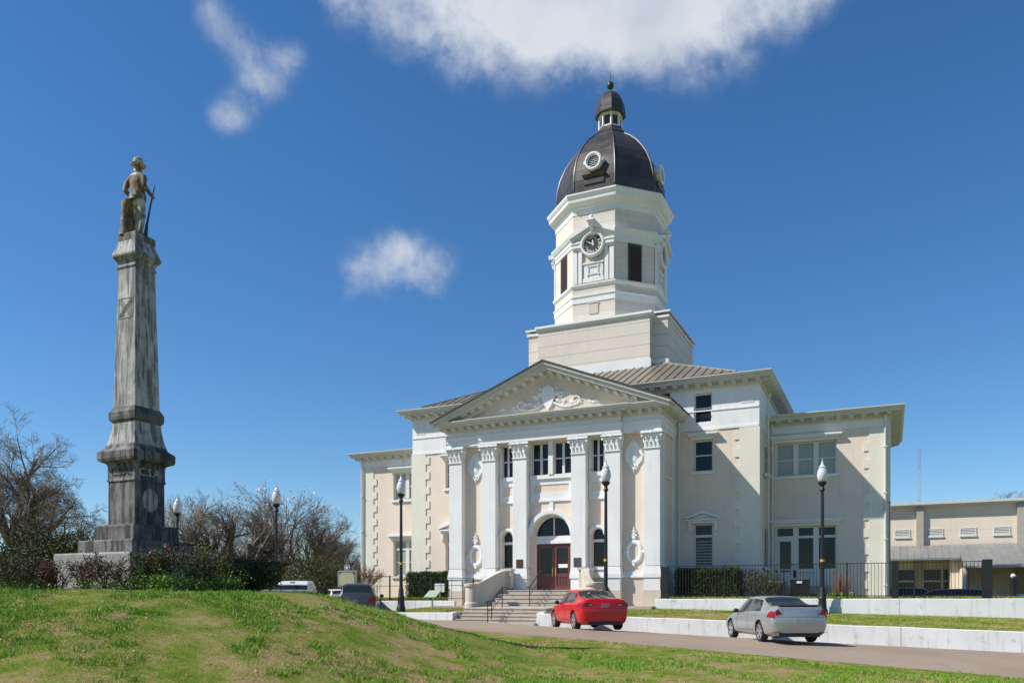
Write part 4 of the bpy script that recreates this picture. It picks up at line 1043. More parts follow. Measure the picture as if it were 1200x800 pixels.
# carved flag in outline on the front of the shaft
def sa(z): return .365+(.29-.365)*(z-6.661)/(10.02-6.661)
m = MB()
def ln(x0,z0,x1,z1,w=.012):
    d = Vector((x1-x0,z1-z0)).normalized(); p = Vector((-d.y,d.x))*w
    m.add([(x0+p.x,-sa(z0+p.y)-.006,z0+p.y),(x1+p.x,-sa(z1+p.y)-.006,z1+p.y),(x1-p.x,-sa(z1-p.y)-.006,z1-p.y),(x0-p.x,-sa(z0-p.y)-.006,z0-p.y),
           (x0+p.x,-sa(z0+p.y)+.01,z0+p.y),(x1+p.x,-sa(z1+p.y)+.01,z1+p.y),(x1-p.x,-sa(z1-p.y)+.01,z1-p.y),(x0-p.x,-sa(z0-p.y)+.01,z0-p.y)],[(0,1,2,3),(4,5,6,7),(0,1,5,4),(1,2,6,5),(2,3,7,6),(3,0,4,7)])
for a in ((-.24,8.8,.24,8.8),(-.24,9.28,.24,9.28),(-.24,8.8,-.24,9.28),(.24,8.8,.24,9.28),(-.22,8.83,.22,9.25),(-.22,9.25,.22,8.83),(-.16,8.83,.22,9.19),(-.22,8.89,.16,9.25),(-.22,9.19,.16,8.83),(-.16,9.25,.22,8.89)): ln(*a,w=.010)
m.build('carved_flag', M['carveline'], MN)

# --- soldier statue, seen from behind
SZ = 10.87
def skin_body(name, V, E, Rr, mat, parent, sub=2, loc=(0,0,0), rz=0):
    me = bpy.data.meshes.new(name); me.from_pydata(V, E, []); o = bpy.data.objects.new(name, me); COL.objects.link(o)
    md = o.modifiers.new('s','SKIN'); sv = me.skin_vertices[0].data
    for i,r in enumerate(Rr): sv[i].radius = r if hasattr(r,'__len__') else (r,r)
    sv[0].use_root = True; md.branch_smoothing = .3
    m2 = o.modifiers.new('u','SUBSURF'); m2.levels = sub; m2.render_levels = sub
    bpy.context.view_layer.update(); dg = bpy.context.evaluated_depsgraph_get()
    nm = bpy.data.meshes.new_from_object(o.evaluated_get(dg)); bpy.data.objects.remove(o); bpy.data.meshes.remove(me)
    nm.polygons.foreach_set('use_smooth',[True]*len(nm.polygons)); nm.materials.append(mat)
    r = bpy.data.objects.new(name, nm); COL.objects.link(r); r.parent = parent; r.location = loc; r.rotation_euler = (0,0,rz); return r
# local frame: +y is the way he faces, +x his right ... mirrored below so that his right hand is on +x seen from behind
V = [(0,0,.98),(0,.00,1.12),(0,-.02,1.30),(0,-.03,1.47),(0,-.02,1.56),(0,.01,1.66),(0,.015,1.76),
     (.12,-.02,1.46),(.215,-.04,1.43),(.27,-.10,1.18),(.30,.06,1.02),(.32,.12,.99),          # right shoulder, elbow, wrist
     (-.12,-.02,1.46),(-.215,-.03,1.43),(-.285,-.10,1.17),(-.20,.10,1.06),(-.15,.15,1.06),    # left arm, hand brought forward
     (.10,.0,.90),(.115,.02,.50),(.12,-.05,.10),(.125,.0,.04),(.14,.14,.03),
     (-.10,.0,.90),(-.105,.06,.50),(-.095,.05,.10),(-.10,.08,.04),(-.13,.22,.03)]
V = [(x*1.16,y,z) for x,y,z in V]
E = [(0,1),(1,2),(2,3),(3,4),(4,5),(5,6),(3,7),(7,8),(8,9),(9,10),(10,11),(3,12),(12,13),(13,14),(14,15),(15,16),(0,17),(17,18),(18,19),(19,20),(20,21),(0,22),(22,23),(23,24),(24,25),(25,26)]
Rr = [(.175,.13),(.15,.115),(.175,.13),(.17,.12),(.06,.06),(.085,.095),(.07,.08),(.10,.10),(.085,.085),(.062,.062),(.045,.045),(.035,.03),
      (.10,.10),(.085,.085),(.062,.062),(.045,.045),(.035,.03),(.115,.115),(.075,.08),(.055,.06),(.05,.055),(.045,.03),(.115,.115),(.075,.08),(.055,.06),(.05,.055),(.045,.03)]
STR = R(2)
stt = skin_body('soldier_statue', V, E, Rr, M['statue'], MN, 2, (0.03,-.0,SZ-.02), STR)
stt['label'] = 'stained marble soldier in a brimmed hat seen from behind, rifle at his right side'
stt.data.materials.append(M['coat'])
for p_ in stt.data.polygons:
    if p_.center.z > .96 and not (p_.center.z > 1.5): p_.material_index = 1
def sub(name, mb, mat='statue', smooth=50): return mb.build(name, M[mat], stt, smooth=smooth)
m = MB(); n = 24
def hr(rx,ry,z,tilt=0): return [(rx*math.cos(2*math.pi*k/n), .015+ry*math.sin(2*math.pi*k/n), z+.02*abs(math.cos(2*math.pi*k/n))**2*(1 if rx>.15 else 0)) for k in range(n)]
m.loft([hr(.10,.115,1.755),hr(.172,.182,1.765),hr(.175,.187,1.78),hr(.115,.125,1.80),hr(.112,.122,1.85),hr(.10,.11,1.93),hr(.06,.065,1.965),hr(.01,.01,1.97)]); sub('hat', m)
# face details: nose, ears, beard-less jaw
m = MB(); m.loft([[(-.012,.10,1.70),(.012,.10,1.70),(.008,.09,1.74),(-.008,.09,1.74)],[(-.014,.135,1.675),(.014,.135,1.675),(.006,.10,1.735),(-.006,.10,1.735)]]); m.ellipsoid((.088,0,1.69),.012,.022,.03,8,5); m.ellipsoid((-.088,0,1.69),.012,.022,.03,8,5); sub('face_detail', m)
m = MB()   # jacket skirt, belt
def er(rx,ry,z,n=20): return [(rx*math.cos(2*math.pi*k/n)*(1+.03*math.sin(5*k)), ry*math.sin(2*math.pi*k/n), z) for k in range(n)]
m.loft([er(.215,.17,.98),er(.21,.165,1.04),er(.185,.145,1.12),er(.205,.158,1.28),er(.225,.15,1.40),er(.19,.12,1.48),er(.09,.08,1.53)]); sub('jacket', m, 'coat')
m = MB(); m.loft([er(.20,.158,.90),er(.222,.178,.905),er(.22,.175,1.035),er(.20,.155,1.05)],cap=False); m.box(.06,.17,-.225,-.13,.93,1.05); sub('belt_and_box', m, 'marble', 30)
m = MB()   # rifle, butt on the plinth
m.tube([(.235,.02,.0),(.255,.04,.30)],[.05,.034],8); m.tube([(.255,.04,.28),(.315,.10,.78),(.375,.16,1.22)],[.028,.020,.014],8); m.tube([(.37,.155,1.2),(.385,.17,1.34)],[.009,.005],5)
sub('rifle', m, 'blackstone')
for sgn, bx, by, bz in ((1,.335,.13,.985),(-1,-.13,.165,1.06)):       # hands with fingers
    m = MB(); m.ellipsoid((bx,by,bz),.035,.04,.045,10,6)
    for k in range(4):
        z0 = bz-.035+.022*k; q = 1-.1*abs(k-1.6)
        m.tube([(bx,by,z0),(bx+sgn*.045*q,by+.03,z0),(bx+sgn*.055*q,by-.005,z0-.004),(bx+sgn*.035,by-.028,z0-.004)],[.012,.011,.010,.008],6)
    m.tube([(bx,by-.02,bz+.03),(bx+sgn*.02,by-.035,bz+.055),(bx+sgn*.03,by-.03,bz+.08)],[.014,.012,.009],6)
    sub('hand', m)
m = MB()   # tree stump behind his left leg
rings = []
for z,r in ((-.0,.19),(.12,.165),(.4,.14),(.7,.13),(.86,.135),(.88,.12)):
    rings.append([(-.22+.02*z+r*(1+.07*math.sin(3*a+z*2)+.04*math.sin(7*a))*math.cos(a)*.95, -.13+r*(1+.06*math.sin(4*a))*math.sin(a), z+.03*math.cos(a)*(z>.5)) for a in np.linspace(0,2*math.pi,22,endpoint=False)])
m.loft(rings); stp = sub('tree_stump', m); stp.data.materials.append(M['coat'])
for p_ in stp.data.polygons:
    p_.material_index = 1
# ------------------------------------------------------------------ cars
def paint(name, c, metallic=.3, rough=.28):
    t = NT(name); n = t.noise(1.5,4,.6); t.col(t.mix(t.math('MULTIPLY',n,.22), c, tuple(x*.7 for x in c))); t.set(roughness=rough, metallic=metallic)
    t.b.inputs['Coat Weight'].default_value = .4; t.b.inputs['Coat Roughness'].default_value = .06; return t.m
M['red'] = paint('red_car_paint', (.55,.004,.010), .0)
M['silverpaint'] = paint('silver_car_paint', (.43,.455,.46), .55, .32)
M['greypaint'] = paint('grey_car_paint', (.075,.08,.09), .3, .4)
M['whitepaint'] = paint('white_car_paint', (.68,.68,.68), .0)
M['bluepaint'] = paint('dark_blue_car_paint', (.015,.02,.035), .3)
M['carglass'] = plain('tinted_car_glass', (.02,.028,.03), .04, var=.2)
M['tyre'] = plain('tyre_rubber', (.018,.018,.018), .85)
M['rim'] = plain('alloy_rim', (.48,.48,.48), .3, .7)
M['taillight'] = plain('red_tail_lamp', (.28,.006,.015), .12)
M['dark'] = plain('dark_trim', (.02,.02,.02), .6)
M['plate'] = plain('number_plate', (.52,.52,.50), .5)
M['chrome'] = plain('bright_trim', (.6,.6,.62), .15, .9)
def pchip(xs, ys, x):
    xs=np.asarray(xs,float); ys=np.asarray(ys,float); h=np.diff(xs); d=np.diff(ys)/h; m=np.zeros(len(xs))
    for i in range(1,len(xs)-1):
        if d[i-1]*d[i] > 0: w1=2*h[i]+h[i-1]; w2=h[i]+2*h[i-1]; m[i]=(w1+w2)/(w1/d[i-1]+w2/d[i])
    m[0]=d[0]; m[-1]=d[-1]
    i=int(np.clip(np.searchsorted(xs,x)-1,0,len(xs)-2)); t=(x-xs[i])/h[i]
    return ys[i]*(1+2*t)*(1-t)**2+h[i]*m[i]*t*(1-t)**2+ys[i+1]*t*t*(3-2*t)+h[i]*m[i+1]*t*t*(t-1)
class CarShape:
    """stations: (y, bottom z, sill w, mid w, mid z, belt w, belt z, rail w, rail z, top z)"""
    def __init__(s, st): s.st = st; s.y = [a[0] for a in st]
    def rows(s, y):
        f = lambda k: pchip(s.y,[a[k] for a in s.st],y)
        zb,ws,wm,zm,wb,zbe,wr,zr,zt = [f(k) for k in range(1,10)]
        return [(0,zb),(ws*.8,zb),(ws,zb+.10),(wm,zm),(wb,zbe),(wr,zr),(wr*.72,zt-(zt-zr)*.18),(0,zt)]
    def S(s, y, v):
        r = s.rows(y); n=len(r); i=min(int(v),n-2); t=v-i
        p = lambda k: r[min(max(k,0),n-1)]
        p0,p1,p2,p3 = p(i-1),p(i),p(i+1),p(i+2)
        if i==0: p0=(-p2[0],p2[1])
        if i+2>n-1: p3=(-p1[0],p1[1])
        k=.5
        if i in (4,): k=.25
        o=[]
        for a in (0,1):
            m1=(p2[a]-p0[a])*.5*k; m2=(p3[a]-p1[a])*.5*k
            o.append(p1[a]*(1+2*t)*(1-t)**2+m1*t*(1-t)**2+p2[a]*t*t*(3-2*t)+m2*t*t*(t-1))
        return Vector((max(o[0],0) ,y,o[1]))
    def N(s, y, v):
        e=.01; y0=max(min(y,s.y[-1]-.02),s.y[0]+.02)
        a=s.S(y0+e,v)-s.S(y0-e,v); v0=min(max(v,.05),6.95); b=s.S(y0,v0+e)-s.S(y0,v0-e); n=a.cross(b)
        if n.length<1e-9: return Vector((0,0,1))
        n.normalize(); c=s.S(y0,v)-Vector((0,y0,.7)); return n if n.dot(c)>0 else -n
    def body(s, name, mat, parent, wheels, wr):
        ys = []
        for a,b in zip(s.y,s.y[1:]): k=max(1,int((b-a)/.09)); ys += [a+(b-a)*i/k for i in range(k)]
        ys.append(s.y[-1]); vv = np.linspace(0,7,36); rings=[]
        for y in ys:
            half=[s.S(y,v) for v in vv]; rings.append([tuple(p) for p in half]+[(-p.x,p.y,p.z) for p in half[-2:0:-1]])
        m=MB(); m.loft(rings); o=m.build(name,mat,parent,smooth=38)
        o.data.materials.append(M['dark'])
        for (wx,wy) in wheels:
            c=MB(); sg=1 if wx>0 else -1; n=28
            c.loft([[(x,wy+(wr+.055)*math.cos(2*math.pi*k/n),wr+.01+(wr+.055)*math.sin(2*math.pi*k/n)) for k in range(n)] for x in (sg*(abs(wx)-.16),sg*(abs(wx)+.4))])
            co=c.build('cut',M['dark']); co.parent=parent
            bm=o.modifiers.new('b','BOOLEAN'); bm.operation='DIFFERENCE'; bm.object=co; bm.solver='EXACT'
            bpy.context.view_layer.update(); dg=bpy.context.evaluated_depsgraph_get()
            nm=bpy.data.meshes.new_from_object(o.evaluated_get(dg)); o.modifiers.clear(); o.data=nm; bpy.data.objects.remove(co)
        o.data.set_sharp_from_angle(angle=R(38)); return o
    def patch(s, y0, y1, v0, v1, off=.006, ny=10, nv=6, side=0, th=.0):
        """y0, y1: functions of v or numbers; side 1 right, -1 left, 0 both joined over the middle"""
        m=MB(); fy=lambda f,v: f(v) if callable(f) else f
        def P(q,v,sg): y=fy(y0,v)+(fy(y1,v)-fy(y0,v))*q; p=s.S(y,v)+s.N(y,v)*off; return (sg*p.x,p.y,p.z)
        for sg in ((1,-1) if side==0 else (side,)):
            vs=[P(i/ny,v0+(v1-v0)*j/nv,sg) for i in range(ny+1) for j in range(nv+1)]
            m.add(vs,[(i*(nv+1)+j,(i+1)*(nv+1)+j,(i+1)*(nv+1)+j+1,i*(nv+1)+j+1) for i in range(ny) for j in range(nv)])
        return m
def wheel(parent, x, y, r, spokes=5, w=.21, rim='rim'):
    sg = 1 if x>0 else -1; n=28
    c = lambda rr,xx: [(xx,y+rr*math.cos(2*math.pi*k/n),r+rr*math.sin(2*math.pi*k/n)) for k in range(n)]
    xo = abs(x); m=MB(); m.loft([c(r*.62,sg*(xo-w*.5)),c(r*.9,sg*(xo-w*.5)),c(r,sg*(xo-w*.38)),c(r,sg*(xo+w*.36)),c(r*.93,sg*(xo+w*.5)),c(r*.70,sg*(xo+w*.5)),c(r*.66,sg*(xo+w*.40))])
    wo = m.build('wheel',M['tyre'],parent,smooth=40)
    m=MB(); m.loft([c(r*.68,sg*(xo+w*.40)),c(r*.70,sg*(xo+w*.50)),c(r*.64,sg*(xo+w*.50)),c(r*.62,sg*(xo+w*.34))],cap=False)
    m.loft([c(.001,sg*(xo+w*.42)),c(.055,sg*(xo+w*.42)),c(.07,sg*(xo+w*.3))],cap=False)
    for k in range(spokes):
        a=2*math.pi*k/spokes+.3
        for da,ww in ((-.16,.045),(.16,.045)):
            ca,sa_=math.cos(a+da),math.sin(a+da); cb,sb=math.cos(a+da*1.1),math.sin(a+da*1.1); pa,pb=-sa_,ca
            q=[]
            for (rr,hw) in ((.03,ww*.7),(r*.66,ww)):
                for e in (-1,1): q.append((y+ (cb if rr>.1 else ca)*rr+pa*hw*e*.6, r+(sb if rr>.1 else sa_)*rr+pb*hw*e*.6))
            m.add([(sg*(xo+w*.42),*q[0]),(sg*(xo+w*.42),*q[1]),(sg*(xo+w*.46),*q[3]),(sg*(xo+w*.46),*q[2]),(sg*(xo+w*.2),*q[0]),(sg*(xo+w*.2),*q[1]),(sg*(xo+w*.2),*q[3]),(sg*(xo+w*.2),*q[2])],[(0,1,2,3),(4,5,6,7),(0,1,5,4),(1,2,6,5),(2,3,7,6),(3,0,4,7)])
    m.build('rim',M[rim],wo,smooth=40)
    m=MB(); m.loft([c(r*.64,sg*(xo+w*.1)),c(r*.64,sg*(xo+w*.12))]); m.build('brake_backing',M['dark'],wo)
def car_root(name, label, X, Y, phi, z=None, cat='car', group=None, pitch=0):
    s,t = W2L(X,Y)
    if z is None: z = float(road_z(np.array(s),np.array(t)))+.008
    o = thing(name, label, cat, (X,Y,z), phi, group); o.rotation_euler.x = pitch; return o
def ycut(a,b,va,vb): return lambda v: a+(b-a)*(v-va)/(vb-va)
def sedan(root, mat, L, W, H, trunk, kind):
    k = W/1.8; q = L/4.6; h = H/1.47; e = L/2
    if kind == 'notch':
      st = [(-e,.34,.66*k,.75*k,.58,.74*k,.90,.62*k,trunk-.10,trunk-.085),
          (-e+.05,.27,.74*k,.83*k,.60,.81*k,.93,.66*k,trunk-.035,trunk-.02),
          (-e+.16,.23,.80*k,.88*k,.60,.84*k,.94,.68*k,trunk-.005,trunk+.005),
          (-e+.45,.20,.84*k,.90*k,.60,.86*k,.95,.68*k,trunk+.0,trunk+.015),
          (-e+.62*q,.19,.85*k,.90*k,.60,.86*k,.955,.66*k,trunk+.01,trunk+.03),
          (-e+1.0*q,.19,.85*k,.90*k,.60,.855*k,.955,.62*k,1.20*h,1.25*h),
          (-e+1.45*q,.19,.85*k,.90*k,.60,.85*k,.95,.58*k,1.365*h,1.425*h),
          (-e+2.1*q,.19,.85*k,.90*k,.60,.85*k,.93,.60*k,1.41*h,1.47*h),
          (-e+2.6*q,.19,.85*k,.90*k,.60,.85*k,.91,.61*k,1.375*h,1.44*h),
          (-e+3.0*q,.19,.85*k,.90*k,.60,.85*k,.89,.65*k,1.20*h,1.26*h),
          (-e+3.48*q,.19,.85*k,.90*k,.59,.84*k,.87,.72*k,.955,.99),
          (-e+4.0*q,.20,.84*k,.89*k,.56,.80*k,.80,.62*k,.86,.90),
          (e-.22,.22,.78*k,.84*k,.52,.72*k,.70,.55*k,.76,.79),
          (e-.05,.26,.62*k,.68*k,.48,.60*k,.60,.45*k,.63,.65),
          (e,.32,.50*k,.55*k,.46,.48*k,.54,.38*k,.56,.57)]
    sh = CarShape(st); wb = .587*L if kind=='notch' else .58*L
    ry = -e+ (.93 if L<4.8 else 1.08); fy = ry+ (2.69 if L<4.8 else 2.81)
    wr = .325; wx = .775*k
    wheels=[(wx,ry),(-wx,ry),(wx,fy),(-wx,fy)]
    sh.body('body',M[mat],root,wheels,wr)
    for x,y in wheels: wheel(root,x,y,wr,5)
    rb, rt = -e+.60*q, -e+1.40*q
    sh.patch(ycut(rb,rb+.0,5,7),ycut(rt-.04,rt,5,7),5.10,7,.008,12,8).build('rear_window',M['carglass'],root,smooth=60)
    sh.patch(-e+2.66*q,-e+3.42*q,5.08,7,.008,12,8).build('windscreen',M['carglass'],root,smooth=60)
    for sg in (-1,1):
        sh.patch(ycut(-e+.98*q,-e+1.36*q,4.1,4.86),-e+2.02*q,4.12,4.84,.007,8,5,sg).build('side_window',M['carglass'],root,smooth=60)
        sh.patch(-e+2.08*q,ycut(-e+3.25*q,-e+2.62*q,4.1,4.86),4.12,4.84,.007,8,5,sg).build('side_window',M['carglass'],root,smooth=60)
        m=MB()
        for yy in (-e+1.28*q,-e+2.05*q,-e+3.05*q):
            a=sh.patch(yy-.007,yy+.007,2.3,4.05,.002,1,12,sg); m.add(a.v,a.f)
        a=sh.patch(-e+1.28*q,-e+3.05*q,2.3,2.34,.002,20,1,sg); m.add(a.v,a.f)
        m.build('door_seam',M['dark'],root,recalc=False)
        for yy in (-e+1.48*q,-e+2.3*q):
            p=sh.S(yy,3.75); MB().box(sg*p.x-.02,sg*p.x+.02,yy-.08,yy+.08,p.z-.015,p.z+.015).build('door_handle',M[mat],root)
        p=sh.S(-e+3.0*q,4.1); m=MB(); m.ellipsoid((sg*(p.x+.09),-e+3.0*q,p.z+.07),.10,.06,.075,10,6); m.box(min(sg*p.x,sg*(p.x+.06)),max(sg*p.x,sg*(p.x+.06)),-e+2.98*q,-e+3.02*q,p.z+.02,p.z+.06); m.build('side_mirror',M['dark'],root,smooth=50)
    return sh, e, k
# red sedan
rx, ry_, ph = 1.95, 28.9, R(12)
RC = car_root('parked_car','red sedan parked in front of the courthouse steps, seen from behind', *(Vector((rx+.78,ry_+1.3))+Vector((0,0))), ph)
sh,e,k = sedan(RC,'red',4.5,1.78,1.45,1.10,'notch')
def rearpoly(poly, y0, y1, name, mat, root, smooth=None):
    return MB().prism(poly, y0, y1).build(name, M[mat], root, smooth=smooth)
for sg in (-1,1):
    m=MB().prism([(sg*.40,.84),(sg*.74,.82),(sg*.75,.95),(sg*.66,.97),(sg*.42,.93)],-e-.012,-e+.06)
    c=sh.patch(-e+.015,ycut(-e+.20,-e+.34,3.5,4.05),3.55,4.02,.014,8,5,sg); m.add(c.v,c.f)
    tl=m.build('tail_light',M['taillight'],RC,recalc=False)
    MB().prism([(sg*.46,.87),(sg*.58,.865),(sg*.58,.905),(sg*.47,.905)],-e-.018,-e-.013).build('reverse_lamp',M['plate'],tl)
    rearpoly([(sg*.62,.36),(sg*.74,.37),(sg*.74,.40),(sg*.62,.39)],-e+.0,-e+.06,'reflector','taillight',RC)
rearpoly([(-.155,.79),(.155,.79),(.155,.94),(-.155,.94)],-e+.0,-e+.05,'number_plate','plate',RC)
rearpoly([(-.36,.985),(.36,.985),(.33,1.005),(-.33,1.005)],-e+.03,-e+.09,'boot_trim','chrome',RC)
rearpoly([(-.60,.20),(.60,.20),(.55,.33),(-.55,.33)],-e+.0,-e+.12,'rear_valance','dark',RC)
for q_ in ((-.66,.66,.765,.773),(-.66,-.652,.775,.83),(.652,.66,.775,.83)): MB().box(q_[0],q_[1],-e-.006,-e+.01,q_[2],q_[3]).build('boot_seam',M['dark'],RC)
MB().loft([[(-.5,-e+.10,1.085),(.5,-e+.10,1.085),(.5,-e+.10,1.105),(-.5,-e+.10,1.105)],[(-.5,-e+.28,1.10),(.5,-e+.28,1.10),(.5,-e+.28,1.125),(-.5,-e+.28,1.125)]]).build('boot_lip',M['red'],RC)
# silver sedan
SC = car_root('parked_car','silver sedan parked beside the low white wall on the right', 8.62, 27.2, R(3))
sh,e,k = sedan(SC,'silverpaint',4.82,1.82,1.47,1.13,'notch')
for sg in (-1,1):
    m=MB().prism([(sg*.56,.88),(sg*.76,.86),(sg*.765,1.0),(sg*.68,1.04)],-e-.012,-e+.06)
    c=sh.patch(-e+.012,ycut(-e+.42,-e+.22,3.5,4.2),3.55,4.25,.014,8,5,sg); m.add(c.v,c.f)
    m.build('tail_light',M['taillight'],SC,recalc=False)
    MB().loft([[(sg*(.62+.035*math.cos(a)),-e+.0+dy,.30+.035*math.sin(a)) for a in np.linspace(0,2*math.pi,10,endpoint=False)] for dy in (-.02,.2)]).build('exhaust',M['dark'],SC,smooth=40)
rearpoly([(-.16,.60),(.16,.60),(.16,.75),(-.16,.75)],-e-.015,-e+.03,'number_plate','silver',SC)
rearpoly([(-.62,.20),(.62,.20),(.56,.34),(-.56,.34)],-e+.01,-e+.12,'rear_valance','dark',SC)
for q_ in ((-.74,.74,.800,.809),(-.55,-.542,.811,1.02),(.542,.55,.811,1.02)): MB().box(q_[0],q_[1],-e-.006,-e+.01,q_[2],q_[3]).build('boot_seam',M['dark'],SC)
MB().box(-.2,.2,-e-.012,-e-.0005,.86,.875).build('boot_handle',M['chrome'],SC)
MB().loft([[(-.62,-e+.05,1.14),(.62,-e+.05,1.14),(.62,-e+.05,1.165),(-.62,-e+.05,1.165)],[(-.64,-e+.30,1.155),(.64,-e+.30,1.155),(.64,-e+.30,1.18),(-.64,-e+.30,1.18)]]).build('spoiler',M['dark'],SC)
rearpoly([(-.86,.335),(.86,.335),(.86,.345),(-.86,.345)],-e+.02,-e+.03,'bumper_line','dark',SC)
# grey sport utility car
def boxy(root, mat, L, W, H, belt):
    e=L/2; k=W/1.8
    st=[(-e,.42,.68*k,.78*k,.70,.80*k,belt-.06,.64*k,belt+.02,belt+.04),
        (-e+.06,.36,.76*k,.86*k,.72,.84*k,belt,.66*k,belt+.18,belt+.22),
        (-e+.22,.34,.82*k,.89*k,.72,.86*k,belt,.64*k,H-.18,H-.12),
        (-e+.45,.32,.84*k,.90*k,.72,.86*k,belt,.64*k,H-.09,H-.03),
        (-e+1.4,.30,.85*k,.90*k,.72,.86*k,belt,.66*k,H-.06,H),
        (-e+2.5,.30,.85*k,.90*k,.72,.86*k,belt-.03,.66*k,H-.10,H-.04),
        (-e+2.95,.30,.85*k,.90*k,.72,.86*k,belt-.05,.68*k,H-.30,H-.24),
        (-e+3.45,.30,.85*k,.90*k,.72,.84*k,belt-.08,.72*k,belt+.05,belt+.08),
        (e-.3,.34,.80*k,.84*k,.62,.76*k,belt-.20,.6*k,belt-.12,belt-.10),
        (e,.42,.55*k,.6*k,.6,.5*k,.72,.4*k,.74,.75)]
    sh=CarShape(st); wr=.36; wx=.77*k; ws=[(wx,-e+.9),(-wx,-e+.9),(wx,-e+3.65),(-wx,-e+3.65)]
    sh.body('body',M[mat],root,ws,wr)
    for x,y in ws: wheel(root,x,y,wr,5)
    sh.patch(-e+.065,-e+.235,5.08,7,.012,8,8).build('rear_window',M['carglass'],root,smooth=60)
    sh.patch(-e+2.56,-e+3.4,5.08,7,.008,10,8).build('windscreen',M['carglass'],root,smooth=60)
    for sg in (-1,1):
        for a,b in ((-e+.35,-e+.95),(-e+1.02,-e+1.85),(-e+1.92,-e+2.85)):
            sh.patch(a,b if b<-e+2.5 else ycut(b+.25,b-.3,4.1,4.86),4.12,4.84,.007,6,4,sg).build('side_window',M['carglass'],root,smooth=60)
        m=MB().prism([(sg*.50*k,belt-.24),(sg*.79*k,belt-.27),(sg*.80*k,belt-.04),(sg*.60*k,belt-.05)],-e-.012,-e+.05); c=sh.patch(-e+.012,-e+.26,3.4,4.02,.014,6,5,sg); m.add(c.v,c.f); m.build('tail_light',M['taillight'],root,recalc=False)
        m=MB(); m.ellipsoid((sg*(.86*k+.14),-e+2.9,belt+.05),.11,.06,.09,10,6); m.build('side_mirror',M['dark'],root,smooth=50)
    m=MB(); m.box(-.15,.15,-e-.0,-e+.05,.78,.92); m.build('number_plate',M['plate'],root)
    return sh
UC = car_root('parked_car','grey sport utility car with dark rear window, half hidden behind the mound', -7.65, 41.3, R(6), 1.10)
boxy(UC,'greypaint',4.7,1.86,1.74,1.08)
SM = car_root('parked_car','small distant light grey car left of the grey utility car', -11.0, 51, R(24), 1.2); boxy(SM,'whitepaint',4.3,1.75,1.50,.98)
# white pickup truck
PT_ = car_root('pickup_truck','white pickup truck parked behind the mound, only cab and bed rail showing', -10.75, 40.6, R(2), 1.08, 'pickup truck')
cabst=[(-.62,.45,.78,.86,.8,.84,1.10,.70,1.25,1.26),(-.55,.42,.80,.88,.8,.86,1.12,.72,1.66,1.70),(-.30,.42,.82,.90,.8,.88,1.12,.72,1.82,1.87),(.5,.42,.82,.90,.8,.88,1.12,.74,1.84,1.90),(1.0,.42,.82,.90,.8,.88,1.10,.72,1.76,1.82),
       (1.45,.42,.82,.90,.8,.88,1.08,.78,1.25,1.32),(1.7,.42,.82,.9,.8,.88,1.06,.78,1.12,1.17),(2.5,.42,.82,.88,.78,.84,1.0,.7,1.06,1.10),(2.8,.46,.7,.74,.7,.7,.8,.6,.84,.86)]
cs=CarShape(cabst); wsx=[(.80,1.9),(-.80,1.9)]
cs.body('cab',M['whitepaint'],PT_,wsx,.38)
cs.patch(-.612,-.56,5.1,7,.012,8,8).build('rear_window',M['carglass'],PT_,smooth=60); cs.patch(1.03,1.5,5.1,7,.01,8,8).build('windscreen',M['carglass'],PT_,smooth=60)
for sg in (-1,1): cs.patch(ycut(-.35,-.22,4.1,4.86),ycut(1.45,.95,4.1,4.86),4.12,4.84,.007,8,4,sg).build('side_window',M['carglass'],PT_,smooth=60)
m=MB()
for sg in (-1,1): x=sorted((sg*.80,sg*.93)); m.box(x[0],x[1],-2.85,-.66,.55,1.42)
m.box(-.798,.798,-2.85,-2.76,.55,1.415); m.box(-.798,.798,-2.75,-.66,.60,.68); m.box(-.798,.798,-.72,-.66,.68,1.415); m.build('bed',M['whitepaint'],PT_)
for sg in (-1,1): x=sorted((sg*.81,sg*.935)); MB().box(x[0],x[1],-2.87,-2.80,.85,1.2).build('tail_light',M['taillight'],PT_)
MB().box(-.12,.12,-.64,-.60,1.76,1.82).build('brake_lamp',M['dark'],PT_)
for x,y in ((.80,1.9),(-.80,1.9),(.80,-1.75),(-.80,-1.75)): wheel(PT_,x,y,.38,5)
for sg in (-1,1): MB().ellipsoid((sg*1.02,1.15,1.2),.12,.07,.14,10,6).build('side_mirror',M['dark'],PT_,smooth=50)

# ------------------------------------------------------------------ annex on the right
M['annexwall'] = stucco('annex_beige_block', (.74,.64,.52), .18, lines=(1.05,.2,.012))
M['awning'] = roofmat(); M['awning'] = plain('grey_metal_awning', (.30,.30,.285), .4, .35, var=.15, scale=1.5)
AN = thing('annex_building', 'low beige block building with small louvered vents and a grey metal awning', 'building', (BX,BY,0), -TH)
t0=31.0
m = MB(FR(t0)); wall_holes(m,8,75,1.0,8.95,.3,[(15.2,20.4,1.6,4.35)]+[(x,x+6.0,1.6,3.9) for x in (26.6,34.0,41.4)]); m.xf=None; m.box(8,8.3,t0+.302,t0+20,1,8.95); m.box(8,75,t0+20,t0+20.3,1,8.95); m.build('wall', M['annexwall'], AN)
M['annexpil'] = plain('annex_pilaster', (.40,.36,.31), .8)
def ax(x): return loc_s(x, t0)
def loc_s(x, t):
    k=(x-600)/F; return (k*(BY+t*CT)-BX-t*ST)/(CT+k*ST)
def loc_z(x, y, t):
    s=loc_s(x,t); return 2+(703-y)*(BY-s*ST+t*CT)/F
for x in (ax(1078),ax(1196),ax(1320)): MB(FR(t0)).box(x-.24,x+.24,-.3,-.001,1.2,8.9).build('wall_pier', M['annexpil'], AN)
m = MB(); m.box(7.6,75.4,t0-.45,t0+20.7,8.951,9.06); m.box(7.5,75.5,t0-.55,t0+20.8,9.062,9.26); m.build('roof', M['cornice'], AN)
